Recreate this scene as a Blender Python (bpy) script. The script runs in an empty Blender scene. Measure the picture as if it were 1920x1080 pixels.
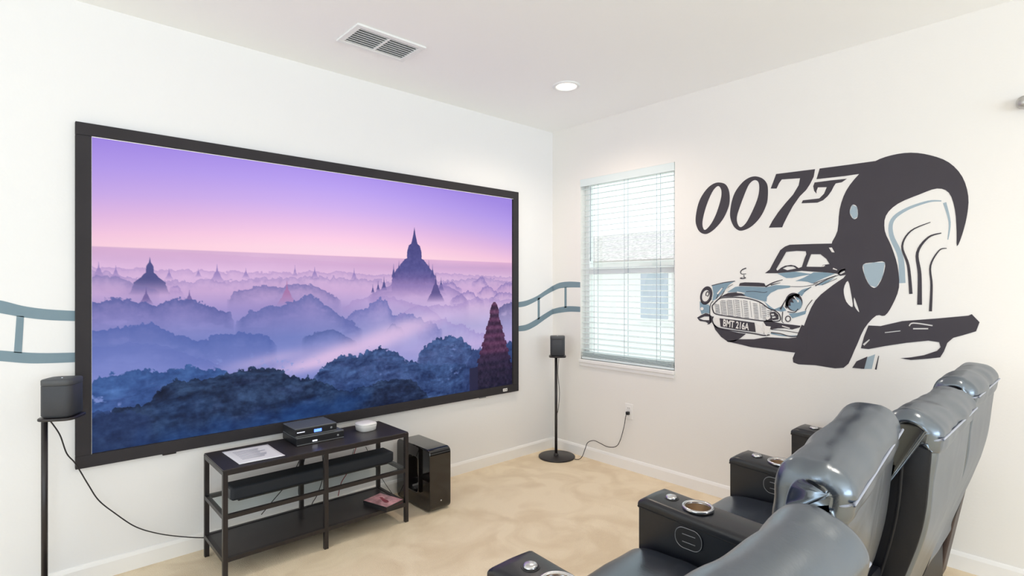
import bpy, bmesh, math, random
import numpy as np
from mathutils import Vector, Matrix, noise
random.seed(7)
S = bpy.context.scene
C = S.collection
PI = math.pi

# ------------------------------------------------------------------ camera
# world: corner of the two visible walls at x=0,y=0; screen wall is y=0, mural wall is x=0
F = 1013.0; HY = 537.0
CAM = Vector((-3.443, -3.247, 1.40))
FW = Vector((0.6741, 0.7387, 0)); RT = Vector((0.7387, -0.6741, 0)); UP = Vector((0, 0, 1))
cd = bpy.data.cameras.new('camera'); cam = bpy.data.objects.new('camera', cd); C.objects.link(cam)
cam.location = CAM
cam.rotation_euler = (PI/2, 0, -math.atan2(0.6741, 0.7387))
cd.sensor_width = 36; cd.lens = F/1920*36; cd.shift_y = -3/1920; cd.clip_start = .05
S.camera = cam
S.view_settings.view_transform = 'Standard'; S.view_settings.look = 'None'
S.view_settings.exposure = 0; S.view_settings.gamma = 1
S.cycles.max_bounces = 10; S.cycles.diffuse_bounces = 7; S.cycles.glossy_bounces = 4
S.cycles.use_denoising = True
S.cycles.sample_clamp_indirect = 6

# ------------------------------------------------------------------ world and lights
w = bpy.data.worlds.new('sky'); S.world = w; w.use_nodes = True
w.node_tree.nodes['Background'].inputs[0].default_value = (.94, .985, 1, 1)
w.node_tree.nodes['Background'].inputs[1].default_value = 1.6

def area(name, loc, rot, sx, sy, watts, col):
    l = bpy.data.lights.new(name, 'AREA'); l.shape = 'RECTANGLE'; l.size = sx; l.size_y = sy
    l.energy = watts; l.color = col
    o = bpy.data.objects.new(name, l); C.objects.link(o); o.location = loc; o.rotation_euler = rot
    return o
# daylight entering by the room's windows behind and to the left of the camera
area('near_window_daylight', (-3.5, -7.84, 1.42), (PI/2+.30, 0, 0), 4.6, 1.9, 162, (.74, .875, 1))
area('side_window_daylight', (-7.82, -3.1, 1.42), (PI/2+.75, 0, -PI/2), 3.0, 1.9, 72, (.72, .87, 1))

# ------------------------------------------------------------------ helpers
def ray(px, py):
    return RT*((px-960)/F) + FW + UP*((HY-py)/F)
def on(axis, val, px, py):
    d = ray(px, py); i = 'xyz'.index(axis)
    t = (val-CAM[i])/d[i]
    return CAM + d*t
def rel(wx, wy, z=0):
    return (CAM.x+wx, CAM.y+wy, z)

def srgb(c):
    return tuple((v/255/12.92 if v/255 <= .04045 else ((v/255+.055)/1.055)**2.4) for v in c)

def mat(name, col, rough=.5, metal=0, spec=.5, bump=0, bscale=60, var=0, vscale=4, emit=None, es=1, coat=0, ior=None, detail=3):
    m = bpy.data.materials.new(name); m.use_nodes = True
    nt = m.node_tree; b = nt.nodes['Principled BSDF']
    c = srgb(col)
    b.inputs['Base Color'].default_value = (*c, 1)
    b.inputs['Roughness'].default_value = rough; b.inputs['Metallic'].default_value = metal
    b.inputs['Specular IOR Level'].default_value = spec
    b.inputs['Coat Weight'].default_value = coat
    if ior: b.inputs['IOR'].default_value = ior
    tc = nt.nodes.new('ShaderNodeTexCoord')
    if var:
        n = nt.nodes.new('ShaderNodeTexNoise'); n.inputs['Scale'].default_value = vscale; n.inputs['Detail'].default_value = detail
        r = nt.nodes.new('ShaderNodeValToRGB')
        r.color_ramp.elements[0].position = .35; r.color_ramp.elements[1].position = .65
        r.color_ramp.elements[0].color = (*[v*(1-var) for v in c], 1)
        r.color_ramp.elements[1].color = (*[min(1, v*(1+var)) for v in c], 1)
        nt.links.new(tc.outputs['Object'], n.inputs['Vector']); nt.links.new(n.outputs['Fac'], r.inputs['Fac'])
        nt.links.new(r.outputs['Color'], b.inputs['Base Color'])
    if bump:
        n = nt.nodes.new('ShaderNodeTexNoise'); n.inputs['Scale'].default_value = bscale; n.inputs['Detail'].default_value = 4
        bp = nt.nodes.new('ShaderNodeBump'); bp.inputs['Strength'].default_value = bump; bp.inputs['Distance'].default_value = .01
        nt.links.new(tc.outputs['Object'], n.inputs['Vector']); nt.links.new(n.outputs['Fac'], bp.inputs['Height'])
        nt.links.new(bp.outputs['Normal'], b.inputs['Normal'])
    if emit:
        b.inputs['Emission Color'].default_value = (*srgb(emit), 1); b.inputs['Emission Strength'].default_value = es
    return m

M = {}
M['wall'] = mat('wall_paint', (236, 235, 235), .7, bump=.05, bscale=90, spec=.2)
M['wallr'] = mat('warm_lit_wall_paint', (236, 233, 229), .7, bump=.05, bscale=90, spec=.2)  # same paint as the screen wall, with the warm light put into its colour
M['ceil'] = mat('ceiling_paint', (251, 252, 252), .85, bump=.12, bscale=22, spec=.2)
M['trim'] = mat('white_trim', (242, 240, 238), .4, bump=.01)
M['blackmetal'] = mat('black_powder_coat', (38, 33, 34), .38, bump=.03, bscale=300, var=.08, vscale=20)
M['shelfblack'] = mat('black_brown_laminate', (56, 51, 52), .32, bump=.03, bscale=200, var=.08, vscale=12)
M['frame'] = mat('black_velvet_frame', (50, 47, 50), .75, bump=.05, bscale=500, var=.05, vscale=9, spec=.3)
M['plastic'] = mat('black_plastic', (32, 32, 35), .4, bump=.02, bscale=300, var=.05)
M['fabric'] = mat('dark_grille_cloth', (34, 38, 46), .7, bump=.15, bscale=900, var=.1, vscale=300)
M['spk'] = mat('black_speaker_grille', (52, 54, 60), .5, bump=.2, bscale=1200, var=.12, vscale=500)
M['spkdark'] = mat('matte_black_speaker_cap', (70, 72, 76), .5, bump=.02)
M['gloss'] = mat('piano_black', (16, 13, 12), .06, coat=.6, bump=.002, bscale=20, var=.05)
M['grille'] = mat('silver_grey_plastic', (150, 152, 155), .35, metal=.4, bump=.02)
M['devtop'] = mat('grey_device_lid', (128, 132, 134), .35, metal=.5, bump=.02, bscale=200)
M['white'] = mat('white_plastic', (240, 238, 236), .4, bump=.01)
M['paper'] = mat('paper', (236, 236, 240), .8, bump=.05, bscale=40)
M['print'] = mat('grey_print', (190, 190, 200), .8, var=.1)
M['leather'] = mat('navy_black_leather', (24, 26, 38), .27, spec=1.0, bump=.035, bscale=160, var=.15, vscale=9, ior=2.0)
M['leather'].node_tree.nodes['Principled BSDF'].inputs['Specular Tint'].default_value = (.76, .88, 1, 1)  # blue of the daylight sheen put into the leather's own tint
M['armleather'] = mat('darkened_arm_leather', (24, 26, 33), .3, spec=.55, bump=.03, bscale=160, var=.15, vscale=9)  # same leather as the cushions; weaker sheen put in to darken arm sides
M['leatherside'] = mat('shaded_black_leather', (20, 20, 24), .45, spec=.35, bump=.05, bscale=90, var=.15, vscale=9)  # matte black; on the back sides, shade between seats is put into it
M['piping'] = mat('pale_stitched_piping', (150, 156, 172), .35, bump=.05, bscale=400)
M['vinyl'] = mat('brown_black_backing', (58, 44, 40), .45, bump=.08, bscale=60, var=.12)
M['steel'] = mat('brushed_steel', (205, 205, 208), .22, metal=1, bump=.02, bscale=200)
M['bronze'] = mat('cup_inner_steel', (225, 208, 186), .35, metal=1, bump=.03, bscale=120)
M['cord'] = mat('black_cord', (36, 34, 36), .5, bump=.02)
M['redcord'] = mat('red_cord', (150, 40, 50), .5, bump=.02)
M['ink'] = mat('charcoal_mural_paint', (56, 51, 59), .6, bump=.04, bscale=90, var=.04, vscale=6)
M['slate'] = mat('slate_blue_mural_paint', (126, 152, 168), .6, bump=.04, bscale=90, var=.04, vscale=6)
M['slatel'] = mat('light_slate_mural_paint', (158, 175, 186), .6, bump=.04, bscale=90)
M['cream'] = mat('pale_mural_paint', (229, 224, 219), .65, bump=.04, bscale=90)
M['film'] = mat('grey_blue_film_paint', (118, 140, 152), .6, bump=.04, bscale=90, var=.03)
M['blind'] = mat('white_blind_slat', (222, 232, 233), .4, bump=.01)
M['blindcord'] = mat('blind_cord', (170, 180, 190), .6, bump=.02)
M['vent'] = mat('white_enamel', (236, 238, 238), .4, bump=.01)
M['ventback'] = mat('dark_duct', (165, 172, 172), .8, bump=.02)
M['siding'] = mat('white_siding', (240, 240, 238), .6, var=.02, vscale=2, bump=.05)
M['roof'] = mat('grey_shingle', (214, 207, 204), .9, bump=.4, bscale=20, var=.25, vscale=14)
M['extglass'] = mat('dark_window_glass', (186, 194, 202), .1, var=.05)
M['ground'] = mat('pale_ground', (190, 195, 180), .9, var=.15, vscale=.6, bump=.2)
M['brass'] = mat('satin_nickel', (190, 188, 185), .35, metal=.8, bump=.01)
# carpet
m = mat('beige_carpet', (226, 203, 166), .95, spec=.1, bump=.5, bscale=260)
nt = m.node_tree; b = nt.nodes['Principled BSDF']
tc = nt.nodes.new('ShaderNodeTexCoord')
n1 = nt.nodes.new('ShaderNodeTexNoise'); n1.inputs['Scale'].default_value = 3.6; n1.inputs['Detail'].default_value = 4; n1.inputs['Distortion'].default_value = 1.2; n1.inputs['Roughness'].default_value = .45
n2 = nt.nodes.new('ShaderNodeTexNoise'); n2.inputs['Scale'].default_value = 240; n2.inputs['Detail'].default_value = 2
r = nt.nodes.new('ShaderNodeValToRGB')
r.color_ramp.elements[0].position = .36; r.color_ramp.elements[0].color = (*srgb((220, 196, 158)), 1)
r.color_ramp.elements[1].position = .60; r.color_ramp.elements[1].color = (*srgb((236, 216, 182)), 1)
mx = nt.nodes.new('ShaderNodeMix'); mx.data_type = 'RGBA'; mx.blend_type = 'MULTIPLY'; mx.inputs[0].default_value = .25
nt.links.new(tc.outputs['Object'], n1.inputs['Vector']); nt.links.new(tc.outputs['Object'], n2.inputs['Vector'])
nt.links.new(n1.outputs['Fac'], r.inputs['Fac']); nt.links.new(r.outputs['Color'], mx.inputs[6]); nt.links.new(n2.outputs['Fac'], mx.inputs[7])
mul = nt.nodes.new('ShaderNodeBrightContrast'); mul.inputs['Bright'].default_value = .17
nt.links.new(mx.outputs[2], mul.inputs['Color']); nt.links.new(mul.outputs['Color'], b.inputs['Base Color'])
M['carpet'] = m
# window glass
m = bpy.data.materials.new('window_glass'); m.use_nodes = True; nt = m.node_tree
for n in list(nt.nodes): nt.nodes.remove(n)
o = nt.nodes.new('ShaderNodeOutputMaterial'); t = nt.nodes.new('ShaderNodeBsdfTransparent'); g = nt.nodes.new('ShaderNodeBsdfGlossy'); g.inputs['Roughness'].default_value = .02
mx = nt.nodes.new('ShaderNodeMixShader'); mx.inputs[0].default_value = .06
t.inputs[0].default_value = (.97, 1, .995, 1)
nt.links.new(t.outputs[0], mx.inputs[1]); nt.links.new(g.outputs[0], mx.inputs[2]); nt.links.new(mx.outputs[0], o.inputs[0])
M['glass'] = m
# shelf glass
m = m.copy(); m.name = 'shelf_glass'; M['shelfglass'] = m
for n in m.node_tree.nodes:
    if n.type == 'MIX_SHADER': n.inputs[0].default_value = .05
_nt = M['leather'].node_tree; _b = _nt.nodes['Principled BSDF']; _bp = [n for n in _nt.nodes if n.type == 'BUMP'][0]
_n = _nt.nodes.new('ShaderNodeTexNoise'); _n.inputs['Scale'].default_value = 5; _n.inputs['Detail'].default_value = 1.5; _n.inputs['Distortion'].default_value = .8
_tc = [n for n in _nt.nodes if n.type == 'TEX_COORD'][0]; _nt.links.new(_tc.outputs['Object'], _n.inputs['Vector'])
_b2 = _nt.nodes.new('ShaderNodeBump'); _b2.inputs['Strength'].default_value = .22; _b2.inputs['Distance'].default_value = .02
_nt.links.new(_n.outputs['Fac'], _b2.inputs['Height']); _nt.links.new(_bp.outputs['Normal'], _b2.inputs['Normal']); _nt.links.new(_b2.outputs['Normal'], _b.inputs['Normal'])
def emis(name, col, s=1):
    m = bpy.data.materials.new(name); m.use_nodes = True; nt = m.node_tree
    for n in list(nt.nodes): nt.nodes.remove(n)
    o = nt.nodes.new('ShaderNodeOutputMaterial'); e = nt.nodes.new('ShaderNodeEmission')
    e.inputs[0].default_value = (*srgb(col), 1); e.inputs[1].default_value = s
    nt.links.new(e.outputs[0], o.inputs[0]); return m
M['lamp'] = emis('lamp_lens', (255, 240, 220), 3.0)
M['bluelight'] = emis('blue_display', (90, 130, 255), 3)
M['whitelight'] = emis('white_led', (235, 240, 255), 1.5)

def wloc(o):
    v = Vector((0, 0, 0))
    while o: v = v+o.location; o = o.parent
    return v
def put(name, me, material, parent=None, smooth=True, bevel=0, bseg=3, sub=0, origin=None):
    if isinstance(me, bmesh.types.BMesh):
        bmesh.ops.recalc_face_normals(me, faces=me.faces[:])
        d = bpy.data.meshes.new(name); me.to_mesh(d); me.free(); me = d
    me.name = name
    base = wloc(parent) if parent else Vector(origin or (0, 0, 0))
    me.transform(Matrix.Translation(-base))
    me.materials.clear(); me.materials.append(material)
    o = bpy.data.objects.new(name, me); C.objects.link(o)
    if parent: o.parent = parent
    else: o.location = base
    if smooth:
        for p in me.polygons: p.use_smooth = True
    if bevel:
        mod = o.modifiers.new('bevel', 'BEVEL'); mod.width = bevel; mod.segments = bseg; mod.limit_method = 'ANGLE'; mod.angle_limit = .6
        mod.harden_normals = False
        if smooth:
            wn = o.modifiers.new('wn', 'WEIGHTED_NORMAL'); wn.keep_sharp = True
    if sub:
        mod = o.modifiers.new('sub', 'SUBSURF'); mod.levels = sub; mod.render_levels = sub
    return o
def thing(name, label, cat, loc, group=None):
    o = bpy.data.objects.new(name, None); C.objects.link(o); o.location = loc; o.empty_display_size = .05
    o['label'] = label; o['category'] = cat
    if group: o['group'] = group
    return o
def tag(o, label, cat, group=None):
    o['label'] = label; o['category'] = cat
    if group: o['group'] = group
    return o
def struct(o): o['kind'] = 'structure'; return o
def copy_tree(o, parent=None):
    c = o.copy(); C.objects.link(c)
    if parent: c.parent = parent
    for ch in list(o.children): copy_tree(ch, c)
    return c

def box(bm, x0, x1, y0, y1, z0, z1):
    r = bmesh.ops.create_cube(bm, size=1)
    for v in r['verts']:
        v.co = Vector(((x0+x1)/2+v.co.x*(x1-x0), (y0+y1)/2+v.co.y*(y1-y0), (z0+z1)/2+v.co.z*(z1-z0)))
    return r['verts']
def boxm(*a):
    bm = bmesh.new(); box(bm, *a); return bm
def rot_verts(verts, ang, c):
    bmesh_rot = Matrix.Rotation(ang, 4, 'Z'); c = Vector((c[0], c[1], 0))
    for v in verts: v.co = bmesh_rot @ (v.co-c) + c
def smooth_path(pts, k=8):
    P = [Vector(p) for p in pts]; out = []
    for i in range(len(P)-1):
        p0 = P[max(i-1, 0)]; p1 = P[i]; p2 = P[i+1]; p3 = P[min(i+2, len(P)-1)]
        for j in range(k):
            t = j/k
            out.append(.5*((2*p1)+(p2-p0)*t+(2*p0-5*p1+4*p2-p3)*t*t+(3*p1-p0-3*p2+p3)*t**3))
    out.append(P[-1]); return out
def tube(bm, pts, r, seg=8, smooth=0):
    if smooth: pts = smooth_path(pts, smooth)
    pts = [Vector(p) for p in pts]; rings = []; up = None
    for i, p in enumerate(pts):
        d = (pts[min(i+1, len(pts)-1)]-pts[max(i-1, 0)]).normalized()
        if up is None:
            up = Vector((0, 0, 1)) if abs(d.z) < .9 else Vector((1, 0, 0))
        a = d.cross(up).normalized(); up = a.cross(d).normalized()
        rings.append([bm.verts.new(p+a*(math.cos(2*PI*k/seg)*r)+up*(math.sin(2*PI*k/seg)*r)) for k in range(seg)])
    for A, B in zip(rings, rings[1:]):
        for k in range(seg): bm.faces.new((A[k], A[(k+1) % seg], B[(k+1) % seg], B[k]))
    bm.faces.new(rings[0][::-1]); bm.faces.new(rings[-1])
def lathe(bm, prof, c, seg=40, sx=1, sy=1):
    rings = []
    for r, z in prof:
        if r < 1e-6: rings.append([bm.verts.new((c[0], c[1], c[2]+z))])
        else: rings.append([bm.verts.new((c[0]+math.cos(2*PI*k/seg)*r*sx, c[1]+math.sin(2*PI*k/seg)*r*sy, c[2]+z)) for k in range(seg)])
    for A, B in zip(rings, rings[1:]):
        for k in range(seg):
            k2 = (k+1) % seg
            if len(A) == 1 and len(B) == 1: continue
            if len(A) == 1: bm.faces.new((A[0], B[k], B[k2]))
            elif len(B) == 1: bm.faces.new((A[k], A[k2], B[0]))
            else: bm.faces.new((A[k], A[k2], B[k2], B[k]))
def closed_smooth(pts, k=8):
    P = [Vector((*p, 0)) for p in pts]; n = len(P); out = []
    for i in range(n):
        p0, p1, p2, p3 = P[i-1], P[i], P[(i+1) % n], P[(i+2) % n]
        for j in range(k):
            t = j/k
            v = .5*((2*p1)+(p2-p0)*t+(2*p0-5*p1+4*p2-p3)*t*t+(3*p1-p0-3*p2+p3)*t**3)
            out.append((v.x, v.y))
    return out
def boolean_cut(me, cutter_bm):
    """returns a new mesh: me minus cutter"""
    a = bpy.data.objects.new('tmp_a', me); C.objects.link(a)
    cm = bpy.data.meshes.new('tmp_c'); bmesh.ops.recalc_face_normals(cutter_bm, faces=cutter_bm.faces[:]); cutter_bm.to_mesh(cm); cutter_bm.free()
    c = bpy.data.objects.new('tmp_c', cm); C.objects.link(c)
    md = a.modifiers.new('b', 'BOOLEAN'); md.object = c; md.operation = 'DIFFERENCE'; md.solver = 'EXACT'
    bpy.context.view_layer.update()
    dg = bpy.context.evaluated_depsgraph_get()
    res = bpy.data.meshes.new_from_object(a.evaluated_get(dg))
    bpy.data.objects.remove(a); bpy.data.objects.remove(c); bpy.data.meshes.remove(cm)
    return res
def tomesh(bm):
    bmesh.ops.recalc_face_normals(bm, faces=bm.faces[:])
    d = bpy.data.meshes.new('m'); bm.to_mesh(d); bm.free(); return d
def loft(prof, x0, x1, nx=26, rr=.05, k=6, noise_amp=0, noise_scale=6, seed=0, fn=None):
    """a padded form: closed profile in (y,z) swept along x with rounded ends"""
    bm = bmesh.new(); P = closed_smooth(prof, k); n = len(P)
    area2 = sum(P[i][0]*P[(i+1) % n][1]-P[(i+1) % n][0]*P[i][1] for i in range(n))
    sgn = 1 if area2 > 0 else -1
    N = []
    for i in range(n):
        a = P[i-1]; b_ = P[(i+1) % n]; dx, dy = b_[0]-a[0], b_[1]-a[1]; l = math.hypot(dx, dy) or 1
        N.append((-dy/l*sgn, dx/l*sgn))
    half = (x1-x0)/2; mid = (x0+x1)/2; rings = []
    for i in range(nx+1):
        s = -math.cos(PI*i/nx); x = mid+half*s; d = half*(1-abs(s))
        ins = rr-math.sqrt(max(0, rr*rr-(rr-d)**2)) if d < rr else 0
        ring = []
        for (y, z), (a, b_) in zip(P, N):
            v = Vector((x, y+a*ins, z+b_*ins))
            if fn: v = fn(v, s)
            ring.append(bm.verts.new(v))
        rings.append(ring)
    for A, B in zip(rings, rings[1:]):
        for j in range(n): bm.faces.new((A[j], A[(j+1) % n], B[(j+1) % n], B[j]))
    bm.faces.new(rings[0][::-1]); bm.faces.new(rings[-1])
    if noise_amp:
        bmesh.ops.recalc_face_normals(bm, faces=bm.faces[:]); bm.normal_update()
        off = Vector((seed*3.1, seed*1.7, seed*.9))
        for v in bm.verts:
            q = Vector((v.co.x*noise_scale*.6, v.co.y*noise_scale, v.co.z*noise_scale))+off
            a = noise.noise(q)+.5*noise.noise(q*2.1)
            rdg = 1-abs(noise.noise(q*1.3+Vector((5, 5, 5))))*2
            v.co += v.normal*noise_amp*(a+.5*rdg)
    return bm

# ------------------------------------------------------------------ the room
H = 2.74; XW = -8.0; YN = -8.0
WY0, WY1, WZ0, WZ1 = -1.19, -.318, .80, 2.285     # window opening in the mural wall
struct(put('floor', boxm(XW-.1, .1, YN-.1, .1, -.1, 0), M['carpet'], smooth=False))
struct(put('ceiling', boxm(XW-.1, .1, YN-.1, .1, H, H+.1), M['ceil'], smooth=False))
struct(put('wall_left', boxm(XW-.1, .12, 0, .12, 0, H), M['wall'], smooth=False))
bm = bmesh.new()
box(bm, 0, .12, YN, WY0, 0, H); box(bm, 0, .12, WY1, 0, 0, H); box(bm, 0, .12, WY0, WY1, 0, WZ0); box(bm, 0, .12, WY0, WY1, WZ1, H)
struct(put('wall_right', bm, M['wallr'], smooth=False))
bm = bmesh.new(); a, b_ = -5.85, -1.15
box(bm, XW, a, YN-.12, YN, 0, H); box(bm, b_, 0, YN-.12, YN, 0, H); box(bm, a, b_, YN-.12, YN, 0, .5); box(bm, a, b_, YN-.12, YN, 2.4, H)
struct(put('wall_near', bm, M['wall'], smooth=False))
bm = bmesh.new(); c0, c1 = -4.65, -1.55
box(bm, XW-.12, XW, YN, c0, 0, H); box(bm, XW-.12, XW, c1, 0, 0, H); box(bm, XW-.12, XW, c0, c1, 0, .55); box(bm, XW-.12, XW, c0, c1, 2.45, H)
struct(put('wall_side', bm, M['wall'], smooth=False))
bm = bmesh.new()
for x in (a, (a+b_)/2-.02, b_-.04): box(bm, x, x+.04, YN-.08, YN-.03, .5, 2.4)
for z in (.5, 2.36): box(bm, a, b_, YN-.08, YN-.03, z, z+.04)
struct(put('window_2', bm, M['trim'], smooth=False))
bm = bmesh.new()
for y in (c0, (c0+c1)/2-.02, c1-.04): box(bm, XW-.08, XW-.03, y, y+.04, .55, 2.45)
for z in (.55, 2.41): box(bm, XW-.08, XW-.03, c0, c1, z, z+.04)
struct(put('window_3', bm, M['trim'], smooth=False))
BH = .088
def baseboard(name, pts):
    bm = bmesh.new()
    (x0, y0), (x1, y1), nx, ny = pts
    prof = [(0, 0), (.014, 0), (.014, BH-.018), (.008, BH-.004), (.004, BH), (0, BH)]
    A = [bm.verts.new((x0+nx*d, y0+ny*d, z)) for d, z in prof]; B = [bm.verts.new((x1+nx*d, y1+ny*d, z)) for d, z in prof]
    n = len(prof)
    for i in range(n): bm.faces.new((A[i], A[(i+1) % n], B[(i+1) % n], B[i]))
    bm.faces.new(A); bm.faces.new(B)
    struct(put(name, bm, M['trim'], smooth=False))
baseboard('baseboard_left', ((XW, 0), (0, 0), 0, -1))
baseboard('baseboard_right', ((0, YN), (0, 0), -1, 0))

# window in the mural wall: frame set back, sashes, glass, sill
bm = bmesh.new()
fx0, fx1 = .06, .11
for y0, y1 in ((WY0, WY0+.045), (WY1-.045, WY1)): box(bm, fx0, fx1, y0, y1, WZ0, WZ1)
for z0, z1 in ((WZ0, WZ0+.05), (WZ1-.05, WZ1), (1.50, 1.555)): box(bm, fx0, fx1, WY0+.045, WY1-.045, z0, z1)
win = struct(put('window_1', bm, M['trim'], smooth=False, bevel=.004))
p = put('pane', boxm(.082, .086, WY0+.045, WY1-.045, WZ0+.05, WZ1-.05), M['glass'], win, smooth=False)
sill = put('window_sill', boxm(-.022, .06, WY0-.005, WY1+.005, WZ0-.028, WZ0), M['trim'], win, bevel=.005)
put('apron', boxm(-.012, 0, WY0+.0, WY1-.0, WZ0-.055, WZ0-.028), M['trim'], win, bevel=.003)

# horizontal blind, inside mount, slats tilted
bl = thing('window_blind', 'white horizontal slatted blind, half open, hanging in the window beside the mural', 'blind', (.03, (WY0+WY1)/2, WZ0+.02))
put('headrail', boxm(.002, .055, WY0+.006, WY1-.006, WZ1-.05, WZ1-.004), M['blind'], bl, bevel=.003)
put('valance', boxm(-.008, .002, WY0+.002, WY1-.002, WZ1-.062, WZ1-.002), M['blind'], bl, bevel=.002)
sl = None; nsl = 31; zt = WZ1-.085; zb = WZ0+.085
for i in range(nsl):
    z = zt+(zb-zt)*i/(nsl-1)
    if sl is None:
        bm = bmesh.new(); tilt = math.radians(5); rows = []
        for k in range(7):
            u = (k/6-.5)*.047; h = .0022*(1-(2*k/6-1)**2)
            x = .029+u*math.cos(tilt)-h*math.sin(tilt)*0; zz = z-u*math.sin(tilt)*(-1)+h
            rows.append([(x, zz+.0012), (x, zz-.0012)])
        y0, y1 = WY0+.010, WY1-.010
        for y in (y0, y1): pass
        ring = [r_[0] for r_ in rows]+[r_[1] for r_ in rows[::-1]]
        A = [bm.verts.new((q[0], y0, q[1])) for q in ring]; B = [bm.verts.new((q[0], y1, q[1])) for q in ring]
        for j in range(len(ring)): bm.faces.new((A[j], A[(j+1) % len(ring)], B[(j+1) % len(ring)], B[j]))
        bm.faces.new(A); bm.faces.new(B)
        sl = put('slat', bm, M['blind'], bl, smooth=False); z_first = z
    else:
        s2 = sl.copy(); C.objects.link(s2); s2.parent = bl; s2.location = (0, 0, z-z_first)
put('bottom_rail', boxm(.004, .052, WY0+.008, WY1-.008, WZ0+.001, WZ0+.020), M['blind'], bl, bevel=.004)
for k in range(4):
    s2 = sl.copy(); C.objects.link(s2); s2.parent = bl; s2.location = (-.002, 0, WZ0+.028+k*.0105-z_first)
for y in (WY1-.14, (WY0+WY1)/2, WY0+.15):
    bm = bmesh.new()
    for x in (.004, .054): box(bm, x-.0008, x+.0008, y-.0015, y+.0015, zb-.04, WZ1-.05)
    put('ladder_cord', bm, M['blindcord'], bl, smooth=False)
bm = bmesh.new(); yw = WY1-.115; tube(bm, [(-.012, yw, WZ1-.07), (-.012, yw, WZ1-.68)], .004)
put('tilt_wand', bm, M['blindcord'], bl)

# ------------------------------------------------------------------ neighbour house outside
hs = thing('house', 'pale two storey house with grey shingled roof seen beyond the blind', 'house', (6, 2.5, -3))
put('wall', boxm(6, 12, -2.5, 9, -3, 2.0), M['siding'], hs, smooth=False)
bm = bmesh.new()
for q in ((5.6, 1.96), (12.4, 1.96)): pass
vs = [bm.verts.new(p_) for p_ in ((5.55, -2.9, 1.93), (5.55, 9.4, 1.93), (9, 7.5, 2.85), (9, -.5, 2.85), (12.4, -2.9, 1.93), (12.4, 9.4, 1.93))]
for f_ in ((0, 1, 2, 3), (4, 3, 2, 5), (1, 5, 2), (0, 3, 4), (0, 4, 5, 1)): bm.faces.new([vs[i] for i in f_])
put('roof', bm, M['roof'], hs, smooth=False)
bm = bmesh.new(); box(bm, 5.93, 6.0, 2.42, 3.2, .68, 1.80)
fr = put('window', bm, M['siding'], hs, smooth=False)
put('pane', boxm(5.915, 5.93, 2.5, 3.12, .76, 1.72), M['extglass'], fr, smooth=False)
o = put('ground', boxm(1.5, 30, -15, 25, -3.1, -3), M['ground'], smooth=False); struct(o)

# ------------------------------------------------------------------ ceiling vent and downlight
c = [on('z', H, *q) for q in ((633, 73), (668, 42), (797, 85), (757, 116))]
x0 = min(q.x for q in c); x1 = max(q.x for q in c); y0 = min(q.y for q in c); y1 = max(q.y for q in c)
cx, cy = sum(q.x for q in c)/4, sum(q.y for q in c)/4
e1 = (c[2]-c[1]); e2 = (c[0]-c[1]); L1, L2 = (e1.length+(c[3]-c[0]).length)/2, (e2.length+(c[3]-c[2]).length)/2
print('vent', c, L1, L2)
along_x = abs(e1.x) > abs(e1.y)
LX, LY = (L1, L2) if along_x else (L2, L1)
LX = max(LX, .3); LY = max(LY, .2)
vt = thing('ceiling_vent', 'white rectangular louvred air vent set in the ceiling', 'vent', (cx, cy, H))
bm = bmesh.new(); t_ = .032; hx, hy = LX/2, LY/2
box(bm, cx-hx, cx+hx, cy-hy, cy-hy+t_, H-.012, H); box(bm, cx-hx, cx+hx, cy+hy-t_, cy+hy, H-.012, H)
box(bm, cx-hx, cx-hx+t_, cy-hy+t_, cy+hy-t_, H-.012, H); box(bm, cx+hx-t_, cx+hx, cy-hy+t_, cy+hy-t_, H-.012, H)
if along_x: box(bm, cx-.008, cx+.008, cy-hy+t_, cy+hy-t_, H-.010, H)
else: box(bm, cx-hx+t_, cx+hx-t_, cy-.008, cy+.008, H-.010, H)
put('frame', bm, M['vent'], vt, smooth=False, bevel=.004)
put('duct_opening', boxm(cx-hx+t_, cx+hx-t_, cy-hy+t_, cy+hy-t_, H-.002, H+.0), M['ventback'], vt, smooth=False)
ns = 8
for half in (-1, 1):
    for i in range(ns):
        bm = bmesh.new()
        if along_x:
            yy = cy-hy+t_+(i+.5)*(2*hy-2*t_)/ns; xa, xb = (cx-hx+t_, cx-.008) if half < 0 else (cx+.008, cx+hx-t_)
            v = box(bm, xa, xb, yy-.009, yy+.009, H-.009, H-.0075)
            for q in v: q.co.z += (q.co.y-yy)*.35
        else:
            xx = cx-hx+t_+(i+.5)*(2*hx-2*t_)/ns; ya, yb = (cy-hy+t_, cy-.008) if half < 0 else (cy+.008, cy+hy-t_)
            v = box(bm, xx-.009, xx+.009, ya, yb, H-.009, H-.0075)
            for q in v: q.co.z += (q.co.x-xx)*.35
        put('louvre', bm, M['vent'], vt, smooth=False)

p = on('z', H, 1062, 161)
dl = thing('recessed_ceiling_light', 'round lit recessed downlight in the ceiling near the corner', 'ceiling light', (p.x, p.y, H))
bm = bmesh.new(); lathe(bm, [(.092, 0), (.092, -.004), (.080, -.010), (.070, -.008), (.068, -.002), (.068, 0)], (p.x, p.y, H), 48)
put('trim_ring', bm, M['vent'], dl)
bm = bmesh.new(); lathe(bm, [(0, -.005), (.066, -.004), (.068, 0)], (p.x, p.y, H), 48)
put('lens', bm, M['lamp'], dl)
l = bpy.data.lights.new('downlight', 'SPOT'); l.energy = 46; l.color = (1, .84, .68); l.spot_size = 2.7; l.spot_blend = 1; l.shadow_soft_size = .06
o = bpy.data.objects.new('downlight_glow', l); C.objects.link(o); o.location = (p.x, p.y, H-.03)
dl2 = copy_tree(dl); dl2.location = (p.x-.6, p.y-2.75, H); dl2['label'] = 'round lit recessed downlight above the farthest recliners, just out of frame'
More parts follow.
